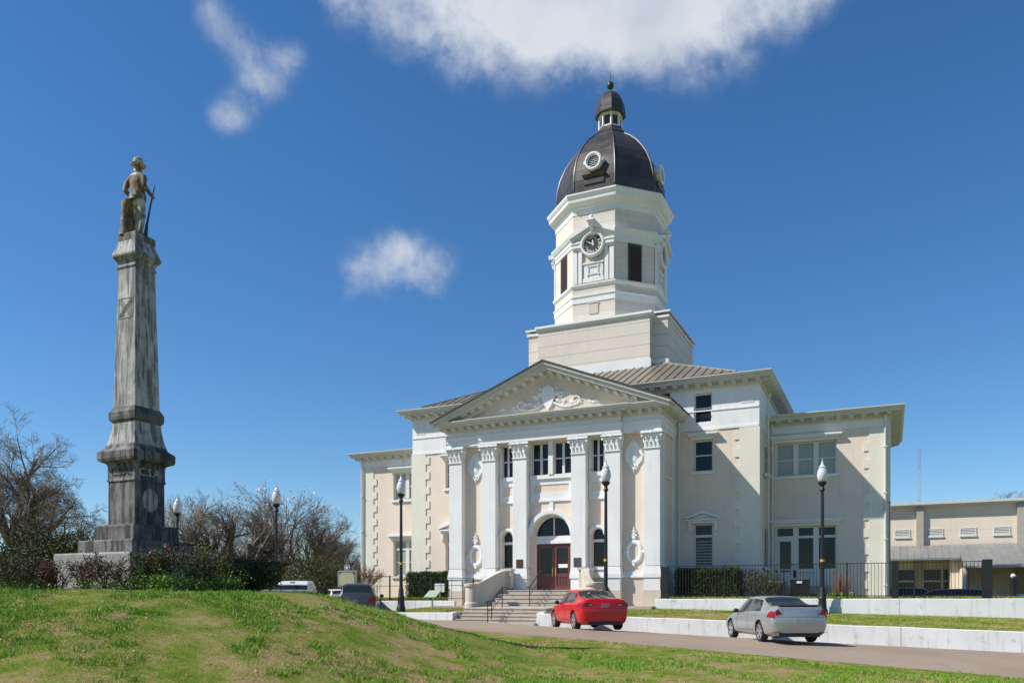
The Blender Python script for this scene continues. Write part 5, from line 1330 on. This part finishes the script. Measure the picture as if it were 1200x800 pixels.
for x in (1057.5,1096,1134.5,1174,1214,1256):
    x=ax(x); f = MB(FR(t0)); z0,z1=6.74,7.30
    f.box(x-.52,x+.52,-.05,-.002,z0,z0+.06); f.box(x-.52,x+.52,-.05,-.002,z1-.06,z1); f.box(x-.52,x-.46,-.05,-.002,z0+.06,z1-.06); f.box(x+.46,x+.52,-.05,-.002,z0+.06,z1-.06); f.box(x-.56,x+.56,-.09,-.002,z0-.10,z0-.002)
    fo = f.build('vent', M['frame'], AN); MB(FR(t0)).box(x-.46,x+.46,-.008,-.002,z0+.06,z1-.06).build('vent_opening', M['louver'], fo)
    s_=MB(FR(t0))
    for k in range(4): z=z0+.08+k*.11; s_.add([(x-.46,-.045,z),(x+.46,-.045,z),(x+.46,-.012,z+.07),(x-.46,-.012,z+.07)],[(0,1,2,3)])
    s_.build('slats', M['cornice'], fo, recalc=False)
def awn(x0,x1,ya,za,yb,zb):
    m = MB()
    m.add([(x0,ya,za),(x1,ya,za),(x1,yb,zb),(x0,yb,zb),(x0,ya,za-.12),(x1,ya,za-.12),(x1,yb,zb-.12),(x0,yb,zb-.12)],[(0,1,2,3),(7,6,5,4),(0,4,5,1),(1,5,6,2),(2,6,7,3),(3,7,4,0)])
    x=x0+.1
    while x<x1: m.tube([(x,ya,za+.015),(x,yb,zb+.015)],.025,4); x+=.45
    m.build('awning', M['awning'], AN)
xe = ax(1122)
awn(9,xe,t0-.31,6.05,t0-2.8,5.0); awn(xe+.01,75,t0-.31,6.05,t0-5.6,4.3)
MB().box(xe-.6,xe+.25,t0-2.3,t0-.3,1.2,4.95).box(xe-.02,xe+.22,t0-5.4,t0-2.302,1.2,4.2).build('awning_wall', M['annexwall'], AN)
for x in (27,34,41,48): MB().box(x,x+.18,t0-5.5,t0-5.32,1.2,4.2).build('awning_post', M['frame'], AN)
def garage(x0,x1,z1,cols,rows):
    w=MB(FR(t0)); w.box(x0,x1,.16,.2,1.6,z1); o_=w.build('garage_window', M['glass'], AN); w=MB(FR(t0))
    for k in range(cols+1): xx=x0+(x1-x0)*k/cols; w.box(xx-.06,xx+.06,.08,.155,1.6,z1)
    for k in range(1,rows+1): zz=1.6+(z1-1.6)*k/rows; w.box(x0,x1,.09,.157,zz-.06,zz+.05)
    w.build('mullions', M['frame'], o_)
garage(15.2,20.4,4.35,3,3)
for x in (26.6,34.0,41.4): garage(x,x+6,3.9,5,3)
# cars behind the fence
BC = car_root('parked_car','dark blue car just showing over the upper wall behind the iron fence', *L2W(17.6,11.5).xy, -TH+R(80), 1.15); boxy(BC,'bluepaint',4.6,1.82,1.46,.95)
BK = car_root('parked_car','black car farther left behind the iron fence gate', *L2W(14.9,13).xy, -TH+R(88), 1.2); boxy(BK,'bluepaint',4.6,1.82,1.5,.98)
WC = car_root('parked_car','pale grey car at the right edge of the picture beyond the upper wall', *L2W(22.6,11.0).xy, -TH+R(82), 1.25); boxy(WC,'silverpaint',4.9,1.86,1.66,1.05)
# bollards, bins, pole, mast
q=L2W(20.2,-1.3); b=thing('ground_box','small dark utility box set against the foot of the upper white wall','utility box',(q.x,q.y,1.3),-TH)
m=MB(); m.box(-.14,.14,-.14,.12,-.1,.5); m.build('box',M['dark'],b); MB().box(-.16,.16,-.16,.13,.502,.54).build('lid',M['black'],b)
q=L2W(19.7,1.5); b=thing('bollard','dark round bollard with pale cap right of the fence end','bollard',(q.x,q.y,2.05),0)
MB().lathe([(.12,0),(.12,.80),(.13,.84),(.10,.9)],0,0,14).build('post',M['black'],b,smooth=40); MB().lathe([(.10,.9),(.11,.94),(.05,1.03)],0,0,14).build('cap',M['globe'],b,smooth=40)
q=L2W(15.15,2.2); b=thing('thin_pole','thin dark pole standing at the corner of the right wing','pole',(q.x,q.y,2.05),0)
MB().tube([(0,0,0),(0,0,4.2)],[.055,.035],8).build('shaft',M['slate'],b); MB().lathe([(.05,4.18),(.06,4.22),(.02,4.3)],0,0,8).build('cap',M['slate'],b)
random.seed(3)
for i,(s,t,w,h,lab) in enumerate(((10.35,2.6,.42,.72,'black bin beside the round brown bush, left of the other bin'),(11.45,2.3,.40,.85,'taller black bin with light label before the side door'))):
    q=L2W(s,t); b=thing('waste_bin',lab,'bin',(q.x,q.y,2.08),-TH,'black bins by the wing')
    MB().taper(0,0,w*.86,w*.8,0.05,w,w*.95,h).build('body',M['black'],b); MB().taper(0,0,w*1.05,w,h+.003,w*.9,w*.86,h+.09).build('lid',M['dark'],b)
    for sg in (-1,1):
        m=MB(); n=12; m.loft([[(sg*(w*.6)+dx,w*.75+.09*math.cos(a),.09+.09*math.sin(a)) for a in np.linspace(0,2*math.pi,n,endpoint=False)] for dx in (-.03,.03)]); m.build('wheel',M['tyre'],b)
    if i: MB().box(-.12,.12,-w*.95-.03,-w*.95+.03,h-.16,h-.06).build('label',M['paper'],b)
M['mastred'] = plain('faded_red_steel', (.40,.24,.22), .6); M['mastgrey'] = plain('grey_steel', (.42,.43,.45), .6)
mx=(1077-600)/958*170; ms_=thing('radio_mast','thin red and white lattice radio mast far beyond the annex roof','radio mast',(mx,170,1),.4)
for k,(z0,z1) in enumerate(((0,8),(8,15),(15,22),(22,28),(28,32.8))):
    m=MB(); c3=[(.35*math.cos(a),.35*math.sin(a)) for a in (0,2.094,4.188)]
    for x,y in c3: m.tube([(x,y,z0),(x,y,z1)],.025,4)
    z=z0
    while z<z1-.5:
        for i in range(3): a,b_=c3[i],c3[(i+1)%3]; m.tube([(a[0],a[1],z),(b_[0],b_[1],z+.7)],.014,3); m.tube([(b_[0],b_[1],z),(a[0],a[1],z+.7)],.014,3)
        z+=.7
    m.build('lattice_section', M['mastred'] if k%2==0 else M['mastgrey'], ms_)
# ------------------------------------------------------------------ vegetation
rng = np.random.RandomState(11)
def np_mesh(name, vs, faces_n, k, mat, parent=None, tint=None):
    """vs: (n*k,3) vertices, faces of k vertices each"""
    me = bpy.data.meshes.new(name); n = faces_n
    me.vertices.add(n*k); me.vertices.foreach_set('co', np.ascontiguousarray(vs, dtype=np.float32).ravel())
    me.loops.add(n*k); me.loops.foreach_set('vertex_index', np.arange(n*k, dtype=np.int32))
    me.polygons.add(n); me.polygons.foreach_set('loop_start', np.arange(0,n*k,k,dtype=np.int32)); me.polygons.foreach_set('loop_total', np.full(n,k,dtype=np.int32))
    me.update(calc_edges=True); me.materials.append(mat)
    if tint is not None:
        a = me.attributes.new('tint','FLOAT','POINT'); a.data.foreach_set('value', np.repeat(tint,k).astype(np.float32))
    o = bpy.data.objects.new(name, me); COL.objects.link(o)
    if parent: o.parent = parent
    return o
def leaf_quads(P, size, up=.3, aspect=.55):
    n = len(P); d = rng.normal(size=(n,3)); d /= np.linalg.norm(d,axis=1)[:,None]
    e = rng.normal(size=(n,3)); e[:,2] += up; e -= d*(e*d).sum(1)[:,None]; e /= np.linalg.norm(e,axis=1)[:,None]+1e-9
    s = size*rng.uniform(.6,1.3,(n,1))
    a = P-d*s*.5; b = P+d*s*.5
    return np.stack([a, P+e*s*aspect*.5+d*s*.05, b, P-e*s*aspect*.5+d*s*.05],1).reshape(-1,3)
class Tree:
    def __init__(s, seed): s.r = random.Random(seed); s.m = MB(); s.tips = []; s.tw = []
    def grow(s, p, d, L, r, depth, maxd, nch, spread, curve, up, first=.35):
        R_ = s.r; n = 5 if depth==0 else (4 if depth<3 else 2)
        pts=[p]; rad=[r]; dirs=[d]
        for i in range(n):
            d = (d+Vector((R_.uniform(-1,1),R_.uniform(-1,1),R_.uniform(-1,1)))*curve+Vector((0,0,up))).normalized()
            p = p+d*(L/n); pts.append(p); rad.append(r*(1-.62*(i+1)/n) if depth else r*(1-.45*(i+1)/n)); dirs.append(d)
        if depth >= 3 or r < .02:
            for a,b,ra in zip(pts,pts[1:],rad): s.tw.append((a,b,ra))
        else: s.m.tube(pts, rad, 6 if depth<2 else 4)
        if depth >= maxd: s.tips.append(pts[-1]); return
        k = nch[min(depth,len(nch)-1)]
        for j in range(k):
            q = first+(1-first)*(j+R_.random()*.8)/k if depth else first+(1-first)*(j+R_.random())/k
            i = min(int(q*n),n-1); f = q*n-i; pp = pts[i].lerp(pts[i+1],min(f,1)); dd = dirs[min(i+1,n)]
            a = R_.uniform(0,6.283); o = dd.orthogonal().normalized(); w = dd.cross(o)
            sp = spread*R_.uniform(.7,1.25); nd = (dd*math.cos(sp)+(o*math.cos(a)+w*math.sin(a))*math.sin(sp)).normalized()
            rr = (rad[i]*(1-min(f,1))+rad[i+1]*min(f,1))
            s.grow(pp, nd, L*R_.uniform(.5,.78)*(1.15-.4*q), max(rr*R_.uniform(.5,.72),.004), depth+1, maxd, nch, spread, curve*1.15, up*.7, .22)
    def build(s, root, mat, twmat, tw_min=.006):
        s.m.build('trunk', mat, root, smooth=60)
        if s.tw:
            vs=[]
            for a,b,r in s.tw:
                d=(b-a).normalized(); o=d.orthogonal().normalized(); w=d.cross(o); r=max(r,tw_min)
                for k in range(3):
                    c0=math.cos(2.094*k); s0=math.sin(2.094*k); c1=math.cos(2.094*(k+1)); s1=math.sin(2.094*(k+1))
                    vs += [a+(o*c0+w*s0)*r, a+(o*c1+w*s1)*r, b+(o*c1+w*s1)*r*.7, b+(o*c0+w*s0)*r*.7]
            np_mesh('twigs', np.array([tuple(v) for v in vs]), len(vs)//4, 4, twmat, root)
def px2w(x, Y, z=0): return Vector(((x-600)/F*Y, Y, z))
def tree_height(T): return max([v[2] for v in T.m.v]+[max(a.z,b.z) for a,b,r in T.tw])
# big spreading tree on the far left
bt = thing('bare_tree','large bare spreading tree on the far left, tan twigs against the sky','tree',tuple(px2w(6,42,1.1)),0)
T = Tree(4); T.grow(Vector((0,0,-.3)),Vector((.30,0,1)),4.4,.42,0,6,[8,6,5,5,4,3],.74,.10,.05,.42); k = 10.9/tree_height(T); T.build(bt,M['bark'],M['twig'],.0065/k); bt.scale = (k,k,k)
# woodland trees behind the mound: four shapes, then copies
protos = []
for i,(sd_,L,r,sp,nch,tw) in enumerate(((21,4.6,.26,.62,[7,5,5,4,2],'bark'),(22,5.2,.22,.50,[7,5,4,4,2],'twig'),(33,3.2,.48,.74,[6,5,4,4,3],'bark'),(24,5.0,.15,.45,[7,4,4,4,3],'twig'))):
    o = thing('woodland_tree', None, None, (0,0,0)); T = Tree(sd_)
    T.grow(Vector((0,0,-.3)),Vector((.03,0,1)),L,r,0,5,nch,sp,.12,.07,.3); k = 10/tree_height(T)
    T.build(o,M['bark'],M[tw],.008)
    P = np.array([tuple(p) for p in T.tips])
    if i == 1: P = P[P[:,2] > np.percentile(P[:,2],50)]; P = P[rng.randint(0,len(P),260)]+rng.normal(size=(260,3))*.12
    protos.append((o,P,k))
wt = [ # x px, distance, prototype, height m, rotation, label
 (198,60,1,9.4,0.3,'bare woodland tree close to the right edge of the monument base'),
 (232,70,3,10.2,1.3,'pale bare woodland tree just right of the lamp by the monument'),
 (268,58,2,8.2,2.0,'dark forked bare tree, first of the two dark trees right of the monument lamp'),
 (296,56,2,7.9,4.0,'dark forked bare tree just left of the lamp behind the pickup'),
 (320,75,3,9.8,1.0,'thin bare tree behind the lamp near the pickup'),
 (340,68,1,10.6,5.0,'tall bare tree right of the lamp behind the pickup, with pale blossom in its crown'),
 (366,66,0,8.6,2.6,'bare woodland tree right of the blossoming one, over the pickup cab'),
 (388,70,3,8.2,3.3,'thin bare tree left of the historical marker'),
 (404,64,0,6.2,0.9,'low bare tree straight above the historical marker'),
 (176,78,3,10.8,4.4,'thin bare tree partly behind the monument pedestal'),
 (250,82,3,10.4,5.5,'slender tree deep in the wood between the two lamps'),
 (354,86,1,9.6,.2,'hazy bare tree deep in the wood above the pickup'),
 (398,88,0,8.2,5.2,'hazy bare tree deep in the wood above the marker')]
used = set()
for x,Y,k,h,rz,lab in wt:
    o = protos[k][0] if k not in used else copy_tree(protos[k][0]); used.add(k); sc = h/10*protos[k][2]
    o.location = px2w(x,Y,1.0); o.scale = (sc*1.1,sc*1.1,sc); o.rotation_euler.z = rz
    tag(o, lab, 'tree', 'bare woodland trees left of the courthouse')
    if x == 340: blossom_root = o
M['blossom'] = plain('pale_pink_blossom', (.62,.47,.44), .7)
np_mesh('blossom', leaf_quads(protos[1][1],.15,.3,.8), len(protos[1][1]), 4, M['blossom'], blossom_root)
rt = thing('bare_tree','distant bare tree rising behind the annex roof at the right edge','tree',tuple(px2w(1190,104,1.5)),0)
T = Tree(9); T.grow(Vector((0,0,0)),Vector((0,0,1)),8.2,.3,0,5,[9,7,6,5,3],.6,.12,.06,.4); k = 16.0/tree_height(T); T.build(rt,M['bark'],M['bark'],.014/k); rt.scale=(k,k,k)
# far wood, one mass
n = 34000
ang = rng.uniform(-.92,-.16,n); dist = rng.uniform(88,125,n); X = np.tan(ang)*dist; hgt = (5.2+1.6*np.sin(X*.11)+1.1*np.sin(X*.31+1)+.7*np.sin(X*.9))*dist/100
z = 1.0+hgt*rng.uniform(0,1,n)**.8
P = np.stack([X,dist,z],1); d = rng.normal(size=(n,3))*np.array([.5,.5,.9]); d[:,2]=np.abs(d[:,2])+.2; d/=np.linalg.norm(d,axis=1)[:,None]; ln_=rng.uniform(.6,1.9,(n,1)); w = np.cross(d,[0,1,0]); w/=np.linalg.norm(w,axis=1)[:,None]+1e-6; w*=rng.uniform(.012,.04,(n,1))
o = np_mesh('far_woodland', np.stack([P-w,P+w,P+d*ln_+w*.3,P+d*ln_-w*.3],1).reshape(-1,3), n, 4, M['bark']); tag(o, kind='stuff')
def blob_bush(name, label, x, Y, z0, w, h, leaf, n=5000, ls=.09, cat='shrub', group=None, dep=None, lobes=9, core=.72, world_pos=None, rz=0, stem='bark'):
    p = px2w(x,Y) if world_pos is None else world_pos
    o = thing(name,label,cat,(p.x,p.y,z0),rz,group); dep = dep or w
    C_ = [(rng.uniform(-.33,.33)*w, rng.uniform(-.33,.33)*dep, h*rng.uniform(.35,.68), rng.uniform(.22,.36)) for _ in range(lobes)]
    P=[]; per=n//lobes; cm=MB()
    for cx,cy,cz,cr in C_:
        v=rng.normal(size=(per,3)); v/=np.linalg.norm(v,axis=1)[:,None]; rr=rng.uniform(.55,1.06,(per,1))**.6
        q=v*rr*np.array([cr*w*1.1,cr*dep*1.1,cr*h*1.15])+np.array([cx,cy,cz]); q[:,2]=np.maximum(q[:,2],rng.uniform(.0,.15,per)*h); P.append(q)
    P=np.concatenate(P)
    np_mesh('foliage', leaf_quads(P,ls), len(P), 4, M[leaf], o)
    m=MB()
    for k in range(7):
        a=k*.9; m.tube([(0,0,-.1),(.12*w*math.cos(a),.12*dep*math.sin(a),h*.3),(.3*w*math.cos(a),.3*dep*math.sin(a),h*.62)],[.03*h/1.5+.008,.02,.008],4)
    m.build('stems',M[stem],o); return o
G_ = 'olive evergreen bushes behind the monument'
blob_bush('evergreen_bush','olive evergreen bush at the foot of the big bare tree, left edge',22,36,1.2,3.6,3.3,'leaf_olive',26000,.10,group=G_)
blob_bush('evergreen_bush','olive evergreen bush halfway between the big bare tree and the monument',62,35,1.2,4.0,3.9,'leaf_olive',26000,.10,group=G_)
blob_bush('evergreen_bush','olive evergreen bush whose right side meets the monument base',103,35,1.2,4.0,4.1,'leaf_olive',26000,.10,group=G_)
blob_bush('evergreen_bush','tall dark olive bush just right of the monument, behind its lamp',218,36,1.2,3.4,3.9,'leaf_olive',26000,.10,group=G_)
blob_bush('evergreen_bush','lower dark olive bush between the monument lamp and the dark forked tree',250,38,1.2,3.0,2.9,'leaf_olive',9000,.14,group=G_)
G_ = 'brown undergrowth bushes behind the parked cars'
for x,Y,w,h,lf,lab in ((305,52,4.2,3.0,'leaf_mix','dusky brown undergrowth bush left of the pickup cab'),(335,50,4.0,2.8,'leaf_mix','dusky undergrowth bush directly above the pickup cab'),(362,52,4.2,3.6,'leaf_olive','olive undergrowth bush between pickup and marker'),(388,54,4.0,3.0,'leaf_mix','dusky undergrowth bush left behind the historical marker'),(412,56,3.4,3.2,'leaf_olive','olive bush between the marker and the courthouse corner'),(275,54,4.0,2.6,'leaf_mix','brown undergrowth bush below the dark forked trees')):
    blob_bush('undergrowth_bush',lab,x,Y,1.2,w,h,lf,15000,.11,group=G_,stem='reedbark')
# hedges
def hedge(label, s0, s1, t0_, t1_, z0, z1, n, leaf='leaf_dark', ls=.075):
    o = thing('hedge',label,'hedge',(BX,BY,0),-TH)
    c = MB(); c.box(s0+.12,s1-.12,t0_+.12,t1_-.12,z0-.05,z1-.12); c.build('filler_core',M['leaf_dark'],o)  # solid dark box added inside the leaves so the hedge is not see-through
    P=rng.uniform(0,1,(n,3)); face=rng.randint(0,5,n); dpt=rng.uniform(-.05,.13,n)
    bump = lambda a,b: .05*np.sin(a*5+b*3)+.04*np.sin(a*11-b*7)
    s=s0+P[:,0]*(s1-s0); t=t0_+P[:,1]*(t1_-t0_); z=z0+P[:,2]*(z1-z0)
    dpt=dpt-bump(s+t,z)
    t=np.where(face<=1,t0_+dpt,t); z=np.where((face==2)|(face==3),z1-dpt,z); s=np.where((face==4)&(P[:,0]<.5),s0+dpt,s); s=np.where((face==4)&(P[:,0]>=.5),s1-dpt,s)
    np_mesh('foliage',leaf_quads(np.stack([s,t,z],1),ls),n,4,M[leaf],o); return o
hedge('clipped dark green hedge behind the iron fence right of the portico',6.05,8.95,.9,2.1,2.08,3.42,13000)
hedge('clipped dark green hedge against the wall left of the portico, white sign before it',-8.75,-5.95,.9,2.0,2.05,3.46,13000)
blob_bush('round_bush','round brownish bush behind the iron fence, between the hedge and the bins',0,0,2.08,1.5,1.45,'leaf_mix',3800,.07,world_pos=L2W(9.95,1.1),lobes=8)
# bare vase shaped shrub on the left lawn
p=L2W(-11.3,.8); bs=thing('bare_shrub','bare brown twiggy shrub before the left wing, right of the historical marker','shrub',(p.x,p.y,2.05),0)
m=MB(); V_=[]; rr_=random.Random(8)
for k in range(8):
    T=Tree(100+k); a=k*.8; T.grow(Vector((.05*math.cos(a),.05*math.sin(a),0)),Vector((math.cos(a)*.55,math.sin(a)*.55,1)).normalized(),1.25,.035,2,5,[0,0,4,4,3],.5,.15,.08,.3); m.add([tuple(v) for v in T.m.v],T.m.f); V_+=T.tw
for a,b,r in V_: m.tube([a,b],[max(r,.009),max(r*.7,.007)],3)
m.build('stems',M['reedbark'],bs)
# dry reddish plant by the wing
p=L2W(13.25,1.0); ds=thing('dry_plant','dry reddish brown stalky plant behind the fence, right of the silver car lamp','plant',(p.x,p.y,2.05),0)
m=MB(); lv=[]
for k in range(95):
    a=rr_.uniform(0,6.28); q=rr_.uniform(.0,.33); h=rr_.uniform(.7,1.3); m.tube([(q*math.cos(a)*.7,q*math.sin(a)*.7,0),(q*math.cos(a)*1.2,q*math.sin(a)*1.2,h*.5),(q*math.cos(a)*1.7,q*math.sin(a)*1.7,h)],[.013,.010,.004],3)
m.build('stalks',M['reedbark'],ds)
P=rng.normal(size=(900,3))*np.array([.32,.32,.08])+np.array([0,0,.12]); P[:,2]=np.abs(P[:,2]); np_mesh('leaves',leaf_quads(P,.12,1.2),900,4,M['leaf_bright'],ds)
# rose bushes round the monument
def rose_bush(label, x, Y, w, h, leaf, nl, blooms=0, seed=1, green=0, ls=.045):
    p=px2w(x,Y); s,t=W2L(p.x,p.y); z=gz(s,t); rr=random.Random(seed)
    o=thing('rose_bush',label,'rose bush',(p.x,p.y,z-.02),0,'rose bushes planted round the monument')
    m=MB(); pts=[]
    for k in range(15):
        a=rr.uniform(0,6.28); q=rr.uniform(.15,.5)*w; hh=h*rr.uniform(.65,1.05); d=(math.cos(a),math.sin(a))
        c=[(.04*d[0],.04*d[1],0),(q*.45*d[0]+rr.uniform(-.05,.05),q*.45*d[1],hh*.4),(q*.8*d[0]+rr.uniform(-.06,.06),q*.8*d[1],hh*.75),(q*d[0],q*d[1],hh)]
        m.tube(c,[.011,.009,.007,.004],4); pts+=[(c[1],c[2]),(c[2],c[3])]
        for j in range(3):
            b=c[2] if j<2 else c[1]; e=(b[0]+rr.uniform(-.2,.2),b[1]+rr.uniform(-.2,.2),b[2]+rr.uniform(.05,.25)); m.tube([b,e],[.006,.003],3); pts.append((b,e))
    m.build('canes',M['reedbark'],o)
    A=np.array([p_[0] for p_ in pts]); B=np.array([p_[1] for p_ in pts]); i=rng.randint(0,len(A),nl); q=rng.uniform(0,1.05,(nl,1))
    P=A[i]*(1-q)+B[i]*q+rng.normal(size=(nl,3))*.045; np_mesh('leaves',leaf_quads(P,ls),nl,4,M[leaf],o)
    if green:
        P=rng.normal(size=(green,3))*np.array([w*.22,w*.2,h*.13])+np.array([0,-.10,h*.14]); P[:,2]=np.abs(P[:,2]); np_mesh('low_growth',leaf_quads(P,.06,1.0),green,4,M['leaf_bright'],o)['kind'] = 'stuff'
    for k in range(blooms):
        b=MB(); pp=pts[rr.randrange(len(pts))][1]; b.ellipsoid((pp[0],pp[1],h*rr.uniform(.85,1.05)),.05,.05,.04,8,5); b.build('bloom',M['rose'],o,smooth=60)
    return o
RB=[(6,17.2,.9,.72,'leaf_mix',1500,0,'rose bush at the very left edge of the picture',250),
 (24,18.3,.95,.85,'leaf_mix',2000,1,'rose bush with one red bloom near the left edge',350),
 (48,17.4,.85,.66,'leaf_rose',1300,0,'wine red rose bush second from the one with the bloom, left of the monument',200),
 (68,17.9,.7,.60,'leaf_rose',900,0,'small wine red rose bush touching the left corner of the monument base',150),
 (100,17.0,.85,.62,'leaf_rose',1000,0,'sparse wine red rose bush before the left half of the monument base',150),
 (124,16.7,.95,.70,'leaf_rose',1300,0,'wine red rose bush before the middle of the monument base',150),
 (150,17.3,.85,.60,'leaf_mix',1200,0,'low dusky rose bush before the near corner of the monument',300),
 (172,17.2,1.15,.92,'leaf_mix',3600,2,'dense dusky rose bush with blooms right of the near monument corner',500),
 (197,17.5,1.1,.95,'leaf_mix',3400,0,'dense dusky rose bush before the right half of the monument base',700),
 (222,18.0,1.15,.92,'leaf_mix',3000,0,'dusky green rose bush at the right corner of the monument base',800),
 (246,18.6,1.1,.90,'leaf_olive',2600,0,'greener rose bush just right of the monument base',700)]
for i,(x,Y,w,h,lf,nl,bl,lab,gr) in enumerate(RB): rose_bush(lab,x,Y,w,h,lf,nl,bl,50+i,gr)
# dark bushes at the right end of the bed
def bed_bush(label,x,Y,w,h,leaf,n,ls=.06):
    p=px2w(x,Y); s,t=W2L(p.x,p.y); return blob_bush('garden_bush',label,x,Y,gz(s,t)-.03,w,h,leaf,n,ls,group='dark bushes right of the monument')
bed_bush('dark bush second from the right end of the bed beside the monument',270,20.2,1.35,.95,'leaf_dark',6500)
bed_bush('darkest dense bush at the right end of the bed, next to the pickup',300,20.6,1.35,1.0,'leaf_dark',7500)
bed_bush('dark bush behind the rose bushes, close to the monument right corner',236,21.2,1.3,1.05,'leaf_mix',5000)
# yellow-green tuft and bright weeds at the foot of the bed
for x,Y,w,h,lab in ((192,16.9,.6,.34,'bright green leafy weed at the foot of the rose bushes, left of the other'),(264,18.4,.45,.36,'bright green leafy weed at the right end of the rose bed')):
    p=px2w(x,Y); s,t=W2L(p.x,p.y); o=thing('leafy_weed',lab,'weed',(p.x,p.y,gz(s,t)-.01),0)
    m=MB()
    for k in range(14): a=k*2.4; m.tube([(0,0,0),(w*.4*math.cos(a),w*.4*math.sin(a),h*.8)],[.006,.003],3)
    m.build('stems',M['leaf_bright'],o)
    P=rng.normal(size=(1100,3))*np.array([w*.34,w*.34,h*.3])+np.array([0,0,h*.5]); P[:,2]=np.abs(P[:,2]); np_mesh('leaves',leaf_quads(P,.06,1.0),1100,4,M['leaf_bright'],o)

# ------------------------------------------------------------------ grass blades
M['tuft'] = leafmat('broad_leaf_green', (.11,.23,.018), (.21,.36,.04)); M['deadleaf'] = plain('dead_leaf', (.42,.29,.17), .8, var=.3, scale=4)
def blades(name, X, Y, hgt, wid, mat=M['blade'], jit=1.0):
    s,t = W2L(X,Y); n=len(X); Z = G(s,t)-.005
    a = rng.uniform(0,2*math.pi,n); h = hgt*rng.uniform(.45,1.25,n); w = wid*rng.uniform(.6,1.3,n)
    bx,by = np.cos(a)*w*.5, np.sin(a)*w*.5; lean = h*rng.uniform(.1,1.0,n); la = rng.uniform(0,2*math.pi,n)
    v = np.stack([np.stack([X-bx,Y-by,Z],1),np.stack([X+bx,Y+by,Z],1),np.stack([X+np.cos(la)*lean,Y+np.sin(la)*lean,Z+h],1)],1).reshape(-1,3)
    o = np_mesh(name, v, n, 3, mat, tint=rng.uniform(0,1,n)**2); tag(o, kind='stuff'); return o
def sample(n, y0, y1, xa=-650, xb=650):
    Y = np.sqrt(rng.uniform(y0*y0, y1*y1, n)); X = rng.uniform(xa,xb,n)/F*Y; return X,Y
def on_lawn(X,Y):
    s,t = W2L(X,Y); return (t < -14.0+.12*np.sin(s*3)+.07*np.sin(s*11)) | (mound(X,Y) > .035)
XA,YA = [],[]
for n,y0,y1 in ((300000,10.3,16.0),(190000,16.0,24.5),(16000,24.5,29)):
    X,Y = sample(n,y0,y1); k = on_lawn(X,Y); k &= ~((np.abs(X-MX)<1.3)&(np.abs(Y-MY)<1.3)); XA.append(X[k]); YA.append(Y[k])
X = np.concatenate(XA); Y = np.concatenate(YA)
tall = np.clip(fbm(X,Y,1.1,9)*.5+.55,.25,1.5)
blades('grass_blades', X, Y, .042*tall*(1+.02*(Y-12)), .0085*(Y/13.0))
# broad-leaved tufts in the greener patches and a few dead leaves
n0 = 3600; X0_,Y0_ = sample(n0,10.3,21); k = on_lawn(X0_,Y0_)&(fbm(X0_,Y0_,1.1,9)>.0)&~((np.abs(X0_-MX)<1.4)&(np.abs(Y0_-MY)<1.4)); X0_,Y0_ = X0_[k],Y0_[k]
rep = 26; X = np.repeat(X0_,rep)+rng.normal(size=len(X0_)*rep)*.055; Y = np.repeat(Y0_,rep)+rng.normal(size=len(X0_)*rep)*.055
blades('weed_tufts', X, Y, np.full(len(X),.075), np.full(len(X),.017), M['tuft'])
n0 = 420; X,Y = sample(n0,10.4,20); k = on_lawn(X,Y); X,Y = X[k],Y[k]; s,t = W2L(X,Y); P = np.stack([X,Y,G(s,t)+.02],1)
tag(np_mesh('fallen_leaves', leaf_quads(P,.045,-.2,.7), len(P), 4, M['deadleaf']), kind='stuff')
# longer grass on the strip between the walls and at wall feet
s_ = np.concatenate([rng.uniform(2.1,24,26000), rng.uniform(-6.1,-2.1,5000)]); t_ = rng.uniform(-5.84,-1.15,31000); k = ~((t_>-1.7)&(np.abs(s_)<5.7))
s_,t_ = s_[k],t_[k]; blades('strip_grass', BX+s_*CT+t_*ST, BY-s_*ST+t_*CT, np.full(len(s_),.055), np.full(len(s_),.014))
s_ = np.concatenate([rng.uniform(5.7,24,14000), rng.uniform(-14,-5.7,5000)]); t_ = np.concatenate([rng.uniform(-.9,.9,14000),rng.uniform(-.9,.9,5000)])
blades('yard_grass', BX+s_*CT+t_*ST, BY-s_*ST+t_*CT, np.full(len(s_),.10), np.full(len(s_),.02))
